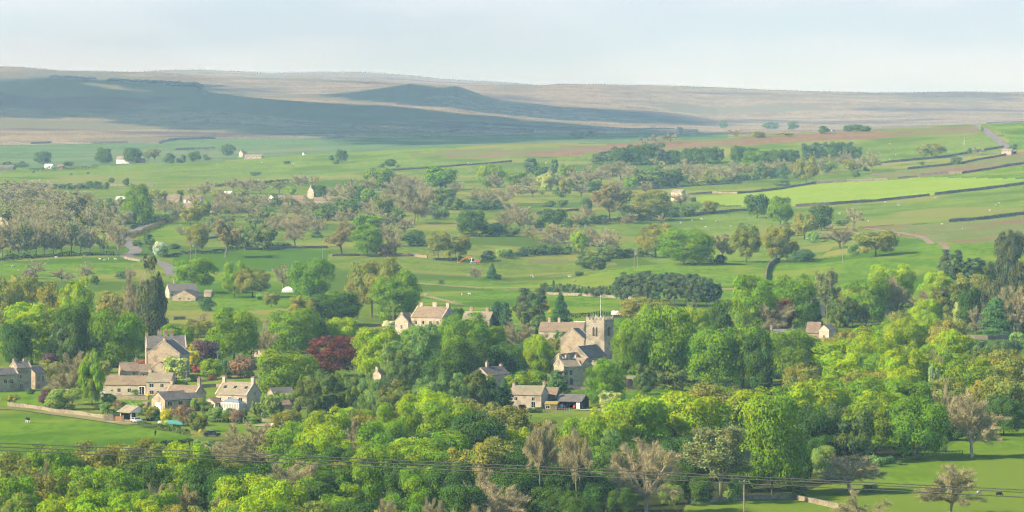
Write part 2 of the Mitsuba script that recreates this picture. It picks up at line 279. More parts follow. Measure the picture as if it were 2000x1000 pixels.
wall('dark wall climbing round the moor edge meadow', 'walling_stone', 2.8, (310, 280.8), (322, 276.5), (345, 273.5), (420, 271.2), (540, 270.5), (670, 270.2))
wall('short dark wall in the far blue-green meadow', 'walling_stone', 2.6, (342, 293.5), (380, 292), (420, 291.5))
wall('dark wall round the top of the shaded far meadow in the centre', 'walling_stone', 2.8, (848, 262.5), (900, 254.5), (960, 253.5), (1010, 257), (1060, 263))
wall('dark wall left of the distant farm on the moor foot', 'walling_stone', 2.8, (1180, 254.5), (1250, 253.5), (1318, 253))
wall('pale dry-stone wall between cow field and village gardens at left', 'walling_pale', 1.05, (16, 793), (50, 796), (105, 806), (150, 811), (218, 820))
wall('pale dry-stone wall across the bottom right below the big green tree', 'walling_pale', 1.1, (1345, 985), (1400, 981), (1470, 976), (1545, 974), (1590, 983), (1640, 995))
wall('dark retaining wall beside the gap in trees at the right', 'walling_stone', 1.6, (1888, 662), (1930, 664), (1968, 662))
wall('pale parapet wall of the lane bend left of the ivy-clad tree', 'walling_pale', 1.3, (243, 505), (258, 508.5), (275, 511))
wall('grey garden wall below the gabled stone row at the left edge', 'walling_pale', 1.5, (66, 757), (88, 753), (104, 752))
wall('pale wall strip behind trees left of the tall chimney house', 'walling_pale', 1.6, (250, 619), (283, 619))
wall('pale wall strip right of the ivy-clad tree', 'walling_pale', 1.6, (338, 625), (362, 624))
wall('dark field wall in front of the round bronze-budded tree, left centre', 'walling_stone', 1.3, (478, 489), (560, 486), (640, 484.5))
wall('thin wall along the lower side of the far left skyline pasture', 'walling_stone', 1.5, (-30, 361), (90, 361), (200, 363), (300, 364))
wall('thin wall slanting over the far central pasture', 'walling_stone', 1.5, (720, 336), (820, 330), (930, 322), (1000, 317))
wall('grey field wall below the far central bare woods', 'walling_pale', 1.4, (862, 407), (930, 408), (1010, 405))
wall('thin wall between lone barn field and far wood', 'walling_stone', 1.4, (1150, 372), (1250, 371), (1330, 366), (1450, 358))
wall('field wall crossing right of the tall conical tree by the lane', 'walling_stone', 1.3, (380, 470), (450, 462), (520, 458))
wall('low garden wall in front of the long low cottage', 'walling_pale', 1.0, (195, 779), (240, 780), (290, 781))
wall('low garden wall behind the dark-gabled cottage', 'walling_pale', 1.0, (388, 758), (420, 756), (436, 757))
wall('low wall beside the farm lawn and car park', 'walling_pale', .9, (500, 822), (530, 824), (575, 822))
wall('churchyard wall under the shaded priory house', 'walling_pale', 1.1, (1085, 764), (1120, 762), (1150, 762))
# ---------------------------------------------------------------- mesh helpers
class MB:
    """Collects pieces into one mesh."""
    def __init__(s): s.v, s.f, s.n = [], [], 0
    def add(s, v, f):
        v = np.asarray(v, float); f = np.asarray(f, int)
        if f.shape[1] == 4: f = np.vstack([f[:, [0, 1, 2]], f[:, [0, 2, 3]]])
        s.v.append(v); s.f.append(f + s.n); s.n += len(v); return s
    def box(s, x0, x1, y0, y1, z0, z1):
        v = [[x, y, z] for x in (x0, x1) for y in (y0, y1) for z in (z0, z1)]
        return s.add(v, [[0, 1, 3, 2], [4, 6, 7, 5], [0, 4, 5, 1], [2, 3, 7, 6], [0, 2, 6, 4], [1, 5, 7, 3]])
    def prism(s, poly, a, b, axis):
        """The polygon (given in the two other axes, in order) extruded from a to b along axis."""
        m = len(poly); P = []
        for t in (a, b):
            for q in poly:
                w = list(q); w.insert(axis, t); P.append(w)
        s.add(P, [[k, (k + 1) % m, m + (k + 1) % m, m + k] for k in range(m)])
        base = np.array([[0, k, k + 1] for k in range(1, m - 1)])
        return s.add(P, np.vstack([base[:, ::-1], base + m]))
    def tube(s, p, r, sides=6):
        p = np.asarray(p, float); r = np.broadcast_to(r, (len(p),))
        t = np.gradient(p, axis=0); t /= np.linalg.norm(t, axis=1, keepdims=True) + 1e-12
        a = np.cross(t, [0.31, 0.17, .93] if abs(t[0, 2]) < .9 else [1.0, .1, 0]); a /= np.linalg.norm(a, axis=1, keepdims=True) + 1e-12
        b = np.cross(t, a); g = np.arange(sides) * 2 * np.pi / sides
        v = p[:, None] + r[:, None, None] * (np.cos(g)[None, :, None] * a[:, None] + np.sin(g)[None, :, None] * b[:, None])
        k, j = np.meshgrid(np.arange(len(p) - 1), np.arange(sides), indexing='ij')
        q = np.stack([k * sides + j, k * sides + (j + 1) % sides, (k + 1) * sides + (j + 1) % sides, (k + 1) * sides + j], -1).reshape(-1, 4)
        s.add(v.reshape(-1, 3), q)
        cap = np.array([[0, k, k + 1] for k in range(1, sides - 1)])
        return s.add(v[-1], cap).add(v[0], cap[:, ::-1])
    def ball(s, c, r, sub=2, noise=0, seed=0):
        m = trimesh.creation.icosphere(sub); v = np.array(m.vertices)
        if noise: v = v * (1 + noise * (meshkit.fbm(v * 2 + seed, 3, seed) - .5)[:, None])
        return s.add(v * np.asarray(r) + np.asarray(c), m.faces)
    def get(s): return np.vstack(s.v), np.vstack(s.f)
class Place:
    """A local frame: x to the right along the front, y away, z up."""
    def __init__(s, o, phi, sc=1.0): s.o, s.c, s.s, s.k = np.asarray(o, float), math.cos(phi), math.sin(phi), sc
    def __call__(s, mesh):
        v, f = mesh.get() if isinstance(mesh, MB) else mesh
        v = v * s.k
        return np.stack([v[:, 0] * s.c - v[:, 1] * s.s, v[:, 0] * s.s + v[:, 1] * s.c, v[:, 2]], -1) + s.o, f
def ppm(p): return F / p[1]
# ---------------------------------------------------------------- houses
def house(name, label, uv, th, fpx, spx, hpx, pitch, wallm='buff_stone', roofm='roof_stone', chim=(), front=(), gab=(), doors=(), coping=False, deep=2.0, L=None, W=None, cat='house', rooflights=(), eave=.28):
    """uv: where the near corner meets the ground. th: degrees that the front is turned to the left. fpx, spx: seen widths of front and gable end, hpx: of the wall's height.
    chim: (place along ridge 0-1, width, height above the ridge); front, gab: windows (place 0-1, foot 0-1 of wall height, width, height in metres)."""
    o = ground(*uv); k = ppm(o); t = math.radians(th)
    L = L or fpx / k / math.cos(t); W = W or spx / k / max(abs(math.sin(t)), .2); he = hpx / k; hr = he + W / 2 * math.tan(math.radians(pitch))
    phi = -t
    if th >= 0: o = o - L * np.array([math.cos(phi), math.sin(phi), 0])
    P = Place(o, phi); key = thing(name, label, cat)
    part(key, 'wall', P(MB().prism([(0, -deep), (0, he), (W / 2, hr), (W, he), (W, -deep)], 0, L, 0)), wallm)
    r = MB(); ta = math.tan(math.radians(pitch)); e = eave; q = .22
    g = .12
    for sgn in (0, 1):
        pr = [(-e, he - e * ta + .03), (W / 2, hr + .03), (W / 2, hr + .03 + q), (-e, he - e * ta + q * .8)]
        if sgn: pr = [(W - y, z) for y, z in pr]
        r.prism(pr, -g, L + g, 0)
    part(key, 'roof', P(r), roofm)
    if coping:
        for x0 in (-g - .02, L + g - .36):
            c = MB()
            for sgn in (0, 1):
                pr = [(-e, he - e * ta + q * .8 - .02), (W / 2, hr + q), (W / 2, hr + q + .2), (-e, he - e * ta + q * .8 + .2)]
                if sgn: pr = [(W - y, z) for y, z in pr]
                c.prism(pr, x0, x0 + .38, 0)
            part(key, 'coping', P(c), 'pale_stone')
    for cx, cw, ch in chim:
        x = cx * L; x = min(max(x, cw / 2 - g + .02), L - cw / 2 + g - .02)
        c = MB().box(x - cw / 2, x + cw / 2, W / 2 - .4, W / 2 + .4, hr - .9, hr + ch).box(x - cw / 2 - .07, x + cw / 2 + .07, W / 2 - .47, W / 2 + .47, hr + ch - .22, hr + ch - .05)
        ck = part(key, 'chimney', P(c), wallm)
        for a in (-.25, .25):
            part(ck, 'chimney_pot', P(MB().tube([[x + a * cw, W / 2, hr + ch - .02], [x + a * cw, W / 2, hr + ch + .45]], [.15, .12], 8)), 'terracotta')
    def opening(kind, face, a, z, w, h, mat='dark_glass'):
        fr, pn = MB(), MB()
        if face == 'f':
            bx = lambda m, u0, u1, d0, d1, z0, z1: m.box(u0, u1, -d1, -d0, z0, z1)
        elif th >= 0:
            bx = lambda m, u0, u1, d0, d1, z0, z1: m.box(L + d0, L + d1, u0, u1, z0, z1)
        else:
            bx = lambda m, u0, u1, d0, d1, z0, z1: m.box(-d1, -d0, u0, u1, z0, z1)
        bx(fr, a - w / 2 - .18, a + w / 2 + .18, -.05, .06, z + h, z + h + .22); bx(fr, a - w / 2 - .18, a + w / 2 + .18, -.05, .09, z - .14, z)
        bx(fr, a - w / 2 - .12, a - w / 2, -.05, .05, z, z + h); bx(fr, a + w / 2, a + w / 2 + .12, -.05, .05, z, z + h)
        bx(fr, a - .04, a + .04, -.05, .045, z, z + h)
        bx(pn, a - w / 2, a + w / 2, -.06, .022, z, z + h)
        wk = part(key, kind, P(fr), 'pale_stone' if mat == 'dark_glass' else 'white_paint')
        part(wk, 'pane', P(pn), mat)
    for a, z, w, h in front: opening('window', 'f', a * L, z * he, w, h)
    for a, z, w, h in gab: opening('window', 'g', a * W, z * he, w, h)
    for face, a, w, h, mat in doors: opening('door', face, a * (L if face == 'f' else W), .15, w, h, mat)
    for a, s in rooflights:
        y = W / 2 * s; z = he + y * ta + .03 + q; n = np.array([0, -ta, 1]) / math.hypot(1, ta); x = a * L
        v = np.array([[x + i_ * .4, y + j_ * .45 * n[2], z + j_ * .45 * -n[1]] + n * d_ for d_ in (.0, .09) for i_, j_ in ((-1, -1), (1, -1), (1, 1), (-1, 1))])
        m = MB().add(v, [[4, 5, 6, 7], [0, 1, 5, 4], [1, 2, 6, 5], [2, 3, 7, 6], [3, 0, 4, 7]])
        part(key, 'rooflight', P(m), 'dark_glass')
    return P, L, W, he, hr, key
w4 = [(.15, .62, .9, 1.2), (.38, .62, .9, 1.2), (.62, .62, .9, 1.2), (.85, .62, .9, 1.2)]
w4b = [(a, .16, b, c) for a, _, b, c in w4]
# the farm
P, L, W, he, hr, farm = house('farmhouse', 'stone farmhouse with three rooflights, two end chimneys and a white conservatory', (482, 803), 28, 63, 26, 31, 38, 'pale_stone', 'roof_stone', chim=[(0, .9, 1.5), (1, .9, 1.5)], front=[(.12, .55, 1, .95), (.45, .6, 1, .95), (.8, .6, 1, .95)], gab=[(.55, .95, .5, .9)], coping=True, rooflights=[(.18, .55), (.5, .55), (.85, .55)], cat='farmhouse')
cw, cd = 5.6, 3.0; x0 = L - cw - .6
c = MB()
for x in np.linspace(x0, x0 + cw, 8): c.box(x - .07, x + .07, -cd - .07, -cd + .07, 0, 2.1)
for y in np.linspace(-cd, -.1, 4): c.box(x0 + cw - .06, x0 + cw + .08, y - .06, y + .08, 0, 2.1); c.box(x0 - .08, x0 + .06, y - .06, y + .08, 0, 2.1)
c.box(x0 - .1, x0 + cw + .1, -cd - .1, -cd + .11, 2.1, 2.32).box(x0 - .09, x0 + cw + .09, -cd - .09, -cd + .12, -.5, .75).box(x0 + cw - .1, x0 + cw + .1, -cd + .12, -.02, 2.1, 2.32).box(x0 + cw - .09, x0 + cw + .09, -cd + .13, -.02, -.5, .7).box(x0 - .1, x0 + .1, -cd + .12, -.02, -.5, .7)
k_ = part(farm, 'conservatory', P(c), 'white_paint', label='white framed conservatory against the front of the farmhouse')
part(k_, 'glazing', P(MB().box(x0 + .01, x0 + cw - .01, -cd - .02, -cd + .02, .75, 2.1).box(x0 + cw - .02, x0 + cw + .02, -cd + .05, -.05, .7, 2.1)), 'pale_glass')
part(k_, 'glass_roof', P(MB().add([[x0 - .1, -cd - .1, 2.33], [x0 + cw + .1, -cd - .1, 2.33], [x0 + cw + .1, -.03, 2.33], [x0 - .1, -.03, 2.33], [x0 + 1.6, -cd / 2, 3.35], [x0 + cw - 1.3, -cd / 2, 3.35]], [[0, 1, 5, 4], [2, 3, 4, 5]]).add([[x0 - .1, -cd - .1, 2.33], [x0 - .1, -.03, 2.33], [x0 + 1.6, -cd / 2, 3.35], [x0 + cw + .1, -cd - .1, 2.33], [x0 + cw + .1, -.03, 2.33], [x0 + cw - 1.3, -cd / 2, 3.35]], [[0, 2, 1], [3, 4, 5]])), 'blue_grey_paint')
house('outbuilding', 'low stone outbuilding with brown roof, left of the white conservatory', (420, 803), -52, 22, 24, 15, 30, 'pale_stone', 'roof_brown', doors=[('f', .5, 1.8, 1.9, 'black_timber')], cat='barn')
house('cottage', 'cottage with white glazed garden door in its pale gable', (322, 806), -40, 46, 29, 24, 32, 'buff_stone', 'roof_grey', front=[(.2, .55, 1.3, 1.1), (.62, .55, 1.3, 1.1)], gab=[(.3, .55, .5, .7)], doors=[('g', .5, 2.2, 2.1, 'white_paint')], coping=False)
house('cottage', 'low grey-roofed wing behind the cottage with the white garden door', (367, 803), -40, 24, 22, 22, 32, 'buff_stone', 'roof_grey', doors=[('g', .5, 1.2, 2, 'white_paint')])
house('cottage', 'cottage with dark right gable and tall end chimney, left of farmhouse', (381, 794), 24, 60, 18, 23, 34, 'buff_stone', 'roof_brown', chim=[(.03, .8, 1.2), (.98, .9, 2.2)], front=[(.3, .4, .9, 1), (.7, .4, .9, 1)], coping=True)
house('cottage', 'long low cottage with rust-brown stone roof and garage door', (285, 772), 8, 82, 6, 20, 30, 'pale_stone', 'roof_brown', W=7.5, front=[(.35, .3, .9, 1), (.6, .3, .9, 1)], doors=[('f', .9, 1.4, 2.2, 'black_timber')])
house('house', 'two-storey stone end of the long low cottage with dark windows', (333, 773), 8, 48, 6, 27, 30, 'pale_stone', 'roof_stone', W=7.5, chim=[(.02, .8, 1.0)], front=[(.22, .62, 1.1, .95), (.65, .62, .9, .95), (.22, .12, 1.1, .95), (.48, .08, .6, 1)])
house('cottage', 'small upper cottage with lit left gable above the long low cottage', (237, 741), -14, 34, 7, 16, 36, 'buff_stone', 'roof_brown', W=6, chim=[(.93, .8, 1.3)], front=[(.72, .4, .8, 1.1)])
house('cottage', 'small brown-roofed cottage between upper cottage and chimney house', (272, 741), -14, 24, 6, 14, 34, 'buff_stone', 'roof_brown', W=6, front=[(.4, .3, .7, .9)])
# the house with many chimneys
house('manor_house', 'large stone house with purple slate roof above the long cottage', (286, 728), -8, 77, 6, 48, 38, 'buff_stone', 'roof_grey', W=8.5, chim=[(.0, .9, 1.0), (.35, 1.2, 1.7), (.5, 1.2, 1.7), (.65, 1.2, 1.7)], coping=True, front=[(.85, .5, .9, 1.3)])
house('gabled_house', 'broad lit stone gable with tree shadow, front wing of the large slate-roofed house', (351, 738), -70, 16, 64, 46, 36, 'buff_stone', 'roof_grey', coping=True, chim=[(.1, .9, .9)], gab=[(.62, .35, 1, 1.3)])
house('gabled_house', 'small buff gable with dark flue below the broad lit gable', (329, 741), -70, 8, 34, 21, 33, 'buff_stone', 'roof_brown', chim=[], gab=[(.3, .3, .7, .9)])
# row at the left edge
house('stone_house', 'shaded grey-roofed house cut by the left edge', (-14, 767), -32, 46, 18, 34, 32, 'buff_stone', 'roof_grey', coping=True, front=[(.75, .5, .9, 1.1), (.5, .5, .9, 1.1)])
house('stone_house', 'taller shaded house with pale coping and chimney in the left edge row', (33, 764), -32, 26, 16, 45, 36, 'buff_stone', 'roof_grey', coping=True, chim=[(0.05, .9, .9), (.8, 1.1, .8)], front=[(.3, .55, .8, 1.1), (.3, .12, .8, 1.1)])
house('gabled_house', 'gable end half in sunlight at right of the left edge row', (69, 760), -58, 18, 23, 31, 38, 'buff_stone', 'roof_grey', front=[(.3, .5, .8, 1.3), (.7, .5, .8, 1.3)])
# right of the farm
house('outbuilding', 'stone barn with dark slate roof, right of the farmhouse', (536, 797), -28, 40, 18, 24, 34, 'buff_stone', 'roof_grey', doors=[('f', .4, 2, 1.8, 'dark_timber')], cat='barn')
house('outbuilding', 'lower lean-to roof in front of the dark slate barn', (546, 803), -28, 22, 10, 12, 34, 'buff_stone', 'roof_brown', cat='barn')
house('house', 'brown-roofed house among trees behind the farm lawn', (513, 698), -40, 14, 22, 13, 36, 'buff_stone', 'roof_brown', gab=[(.5, .4, .8, .9)])
# row of cottages on the rise
house('terrace', 'long pale terrace of cottages with four chimneys on the rise', (864, 657), 26, 62, 26, 36, 33, 'pale_stone', 'roof_brown', chim=[(.12, 1.2, 1.5), (.55, 1.6, 1.6), (1, 1.2, 1.5)], front=w4 + w4b, coping=True, cat='row of houses')
house('gabled_house', 'pale pointed gable at the left end of the terrace', (797, 656), -62, 16, 26, 27, 44, 'pale_stone', 'roof_brown', coping=True, gab=[(.5, .5, .7, 1.2)], front=[(.5, .4, .7, 1)], chim=[(0.05, .5, .7)])
house('house', 'stone house with two dark chimneys right of the terrace', (956, 648), 18, 54, 10, 23, 33, 'buff_stone', 'roof_stone', W=8, chim=[(.22, 1.1, 1.6), (.8, 1.1, 1.5)], front=w4)
# round the church
house('house', 'pale house with reddish roof and two chimneys left of the church tower', (1138, 673), 10, 86, 6, 25, 33, 'pale_stone', 'roof_brown', W=8.5, chim=[(.2, .8, 1.5), (.42, .8, 1.5)], front=[(.18, .5, .8, 1.1), (.36, .5, .8, 1.1), (.55, .5, .8, 1.1)])
house('gabled_house', 'plain lit gable with coping directly left of the church tower', (1141, 702), -62, 14, 46, 38, 38, 'buff_stone', 'roof_lead', coping=True)
house('priory_house', 'tall shaded stone house in front of the church with lit left end', (1101, 757), -30, 34, 19, 41, 34, 'church_stone', 'roof_stone', chim=[(.0, 1.0, 1.2), (.48, 1.0, 1.3)], coping=True, front=[(.15, .6, .9, 1.4), (.42, .6, .9, 1.4), (.15, .12, .9, 1.5), (.45, .12, 1.1, 1.9)], gab=[(.4, .55, .7, 1.1)])
house('gabled_house', 'pointed grey gable at the right end of the tall shaded house', (1134.5, 755.9), 60, 5, 22, 41, 46, 'church_stone', 'roof_brown', L=7, coping=False, chim=[(.2, .8, .9)], gab=[(.5, .6, .8, 1.3)])
house('house', 'stone house with grey roof and white chimney cap left of the priory', (953, 757), -46, 42, 29, 24, 34, 'buff_stone', 'roof_grey', chim=[(.3, .8, 1.6), (.95, .7, .6)], front=[(.3, .4, .9, 1.1), (.7, .4, .9, 1.1)], gab=[(.5, .5, .8, 1)])
house('farm_building', 'pale wall house with mottled stone roof in front of the dark shed', (1057, 800), 14, 62, 8, 28, 27, 'pale_stone', 'roof_stone', W=8, chim=[(.98, .6, 1.2), (.0, .6, .7)], front=[(.2, .62, .8, .8), (.75, .62, .8, .8), (.75, .15, 1.0, 1.4)], cat='house')
house('farm_building', 'dark-walled right wing of the pale wall house with hipped brown roof', (1087, 796), 10, 30, 6, 25, 26, 'walling_stone', 'roof_brown', W=6.5, cat='house')
house('lean_to', 'lean-to with yellow mossy roof by the pale wall house', (1088, 801), 10, 24, 5, 11, 14, 'walling_stone', 'moss', W=4, front=[(.25, .3, 1, .7)], cat='shed')
# sheds
def shed(label, uv, th, fpx, spx, hpx, pitch, mat, roofm, posts, stuff=()):
    o = ground(*uv); k = ppm(o); t = math.radians(th); L = fpx / k / math.cos(t); W = spx / k / abs(math.sin(t)); he = hpx / k; ta = math.tan(math.radians(pitch)); hr = he + W / 2 * ta
    o = o - L * np.array([math.cos(-t), math.sin(-t), 0]); P = Place(o, -t); key = thing('open_shed', label, 'shed')
    part(key, 'wall', P(MB().prism([(0, -1), (0, he), (W / 2, hr), (W, he), (W, -1)], L - .15, L, 0).prism([(0, -1), (0, he), (W / 2, hr), (W, he), (W, -1)], 0, .15, 0).box(.15, L - .15, W - .15, W, -1, he)), mat)
    r = MB()
    for sgn in (0, 1):
        pr = [(-.4, he - .4 * ta + .02), (W / 2, hr + .02), (W / 2, hr + .16), (-.4, he - .4 * ta + .14)]
        r.prism([(W - y, z) for y, z in pr] if sgn else pr, -.2, L + .2, 0)
    part(key, 'roof', P(r), roofm)
    for x in np.linspace(.2, L - .35, posts): part(key, 'post', P(MB().box(x, x + .16, .0, .16, -.5, he)), mat)
    return P, L, W, he, key
P, L, W, he, key = shed('dark open-fronted shed with white and red things inside', (1136, 799), 18, 48, 15, 15, 24, 'black_timber', 'roof_grey', 5)
part(key, 'door', P(MB().box(L - 1.5, L - .45, -.08, -.02, 0, he - .35)), 'white_paint', label='white door panel at the right of the shed front')
for x, mat, nm, lb in ((.6, 'white_canvas', 'feed_bag', 'white bulky bags inside the left bay of the dark open shed'), (4.3, 'red_cloth', 'machine_cover', 'red covered thing inside the middle bay of the dark open shed'), (5.6, 'green_cloth', 'machine_cover', 'green covered thing next to the white door panel of the dark shed')):
    kk = thing(nm, lb, 'bag' if nm == 'feed_bag' else 'cover')
    scene[kk] = mikit.ply(P(MB().ball([x + .5, .9, .55], [.62, .5, .68], 2, .4, 3).ball([x + 1.0, 1.0, .4], [.4, .4, .5], 2, .4, 5)), mat, smooth=True)
house('timber_barn', 'dark timber barn behind the fence right of the churchyard tree', (1226, 760), -8, 30, 4, 19, 8, 'dark_timber', 'roof_stone', W=8, cat='barn')
house('shed', 'long white-roofed farm shed in the field behind the church', (1224, 620), 5, 30, 2, 5.5, 12, 'dark_timber', 'white_paint', W=9, cat='shed')
house('shed', 'pale flat-roofed outhouse just left of the church tower top', (1141, 640), 4, 20, 2, 9, 5, 'buff_stone', 'white_paint', W=5, cat='shed')
house('garden_shed', 'small dark garden shed beside the golden conical bush', (300, 822), 20, 14, 6, 8, 25, 'dark_timber', 'roof_grey', cat='shed')
house('garden_shed', 'small timber shed behind the farmhouse lawn', (512, 812), -20, 12, 6, 8, 25, 'dark_timber', 'roof_brown', cat='shed')
house('garden_shed', 'little stone shed left of the white-doored cottage', (286, 800), 12, 10, 4, 8, 28, 'buff_stone', 'roof_brown', cat='shed')
# houses to the right
house('house', 'pale gable house at the edge of the right wood', (1619, 672), -48, 15, 18, 28, 34, 'pale_stone', 'roof_grey', gab=[(.5, .4, .7, .9)])
house('house', 'low brown-roofed house adjoining the pale gable house', (1600, 668), 12, 26, 6, 18, 36, 'buff_stone', 'roof_brown', W=9)
house('house', 'slate-roofed house half hidden behind the bare pinkish tree', (1556, 674), 4, 52, 3, 17, 30, 'buff_stone', 'roof_grey', W=7, chim=[(.02, .8, 1.3)])
house('house', 'cream house glimpsed through trees above the slate roof', (1586, 622), -20, 40, 14, 38, 34, 'pale_stone', 'roof_stone', front=[(.3, .62, .9, 1.4), (.7, .62, .9, 1.4), (.3, .2, .9, 1.4), (.7, .2, .9, 1.4)], chim=[(.1, .8, 1.1)])
house('house', 'small white-gabled house among trees right of the church', (1342, 650), -45, 10, 12, 16, 36, 'pale_stone', 'roof_grey')
house('cottage', 'cream cottage gable with chimney hidden in trees below the lime tree', (744, 750), -60, 10, 17, 18, 40, 'pale_stone', 'roof_brown', chim=[(0, .8, .9)])
house('cottage', 'brown cottage roof among trees right of the hidden cream gable', (780, 750), 8, 18, 4, 15, 32, 'pale_stone', 'roof_brown', W=6)
# mid distance
house('house', 'slate-roofed house with red chimney beside the lane bend', (331, 583), -16, 54, 8, 14, 32, 'pale_stone', 'roof_grey', W=9, chim=[(.25, 1.0, 1.4)], front=[(.1, .3, .9, 1.1)])
house('gabled_house', 'wide low gable in front of the slate house by the lane bend', (382, 588), -72, 12, 46, 8, 27, 'buff_stone', 'roof_grey', gab=[(.3, .3, 1, .8), (.7, .3, 1, .8)])
house('garage', 'low pale garage right of the slate house by the lane bend', (412, 580), 10, 14, 3, 8, 20, 'pale_stone', 'roof_stone', W=5, cat='garage')
house('barn', 'lone pale stone barn in the mid valley fields', (1331, 393), 36, 20, 9, 17, 34, 'pale_stone', 'roof_stone', gab=[(.5, .5, .6, .8)], cat='barn')
house('barn', 'pinkish gable barn at the left edge among bare trees', (15, 449), -62, 18, 22, 19, 32, 'pale_stone', 'roof_grey', cat='barn')
house('barn', 'little pale barn beside the road on the upper right hill', (1975, 303), 24, 18, 5, 7.5, 34, 'pale_stone', 'roof_stone', cat='barn')
# the far village
house('greenhouse', 'white-roofed building left of the big conical tree', (245, 396), 8, 20, 3, 6, 22, 'buff_stone', 'white_paint', W=9, cat='shed')
house('farm_building', 'long grey-brown barn of the far village', (597, 399), 6, 60, 4, 9, 30, 'buff_stone', 'roof_brown', W=9, doors=[('f', .55, 3, 2.6, 'white_paint')], cat='barn')
house('gabled_house', 'steep cream gable above the far village barn', (613, 388), -58, 10, 13, 14, 52, 'pale_stone', 'roof_brown', chim=[(0, .7, .8)])
house('house', 'low buff house right of the steep cream gable', (652, 397), 6, 42, 3, 5, 30, 'pale_stone', 'roof_brown', W=7)
house('house', 'white-walled grey-roofed house at the left end of the far barn', (536, 399), -50, 18, 14, 11, 36, 'white_paint', 'roof_grey')
house('house', 'pale roofed house in the middle of the far village', (450, 388), 10, 26, 4, 8, 28, 'pale_stone', 'white_paint', W=8)
house('house', 'white cottage row behind the far village trees', (392, 397), 8, 34, 3, 7, 34, 'white_paint', 'roof_brown', W=8, front=[(.2, .3, 1, 1.2), (.5, .3, 1, 1.2), (.8, .3, 1, 1.2)])
house('house', 'cream cottage below the white cottage row of the far village', (374, 412), 10, 16, 3, 8, 34, 'pale_stone', 'roof_brown', W=7)
house('house', 'cream-gabled house right of the big conical tree', (304, 392), -55, 14, 9, 12, 40, 'pale_stone', 'roof_brown')
house('house', 'brown-roofed house with white chimney, right of the olive tree by the conical tree', (350, 396), 8, 34, 3, 8, 32, 'buff_stone', 'roof_brown', W=8, chim=[(.05, 1, 1.2), (.7, 1, 1)])
house('house', 'pinkish roadside house under bare tree in the far village', (420, 415), 12, 20, 3, 9, 34, 'pale_stone', 'roof_stone', W=7)
house('farm_building', 'white-fronted farm at far left across the ridge', (252, 319), 14, 26, 5, 7, 34, 'white_paint', 'roof_stone', W=9, cat='farmhouse')
house('farm_building', 'low cream byre right of the white-fronted far farm', (281, 318), 8, 14, 3, 4.5, 28, 'pale_stone', 'roof_brown', W=7, cat='barn')
house('gabled_house', 'cream gable of the far farm in the top middle-left', (474, 307), -52, 8, 8, 8, 42, 'pale_stone', 'roof_stone', chim=[(0, .9, 1)])
house('farm_building', 'long low shed of the far farm in the top middle-left', (511, 309), 6, 34, 3, 3, 22, 'pale_stone', 'roof_stone', W=9, cat='barn')
house('farm_building', 'white shed among dark bushes on the far left skyline field', (101, 330), 8, 15, 3, 5, 25, 'white_paint', 'white_paint', W=8, cat='shed')
house('farm_building', 'red-brown shed among dark bushes on the far left skyline field', (122, 331), 8, 11, 3, 4.5, 30, 'terracotta', 'roof_brown', W=7, cat='shed')
house('farm_building', 'grey shed at the left edge of the far skyline field', (26, 332), 8, 30, 3, 5, 22, 'roof_grey', 'roof_grey', W=9, cat='shed')
house('house', 'tiny white house in the far meadow, top middle-left', (594, 303), -40, 4, 4, 3, 36, 'white_paint', 'roof_grey')
house('house', 'tiny white house in the shaded far meadow, top centre', (1047, 260), -40, 4, 4, 3, 36, 'white_paint', 'roof_grey')
house('gabled_house', 'pale gable house of the distant farm on the moor foot', (1327, 262), -50, 8, 7, 9, 42, 'pale_stone', 'roof_stone', chim=[(0, 1, 1.2)])
house('farm_building', 'long grey barn of the distant farm on the moor foot', (1362, 262), 8, 30, 3, 5, 30, 'buff_stone', 'roof_stone', W=10, cat='barn')
house('house', 'tiny white house behind the brown ridge, upper right', (1626, 260), -40, 5, 4, 4, 38, 'white_paint', 'roof_grey')
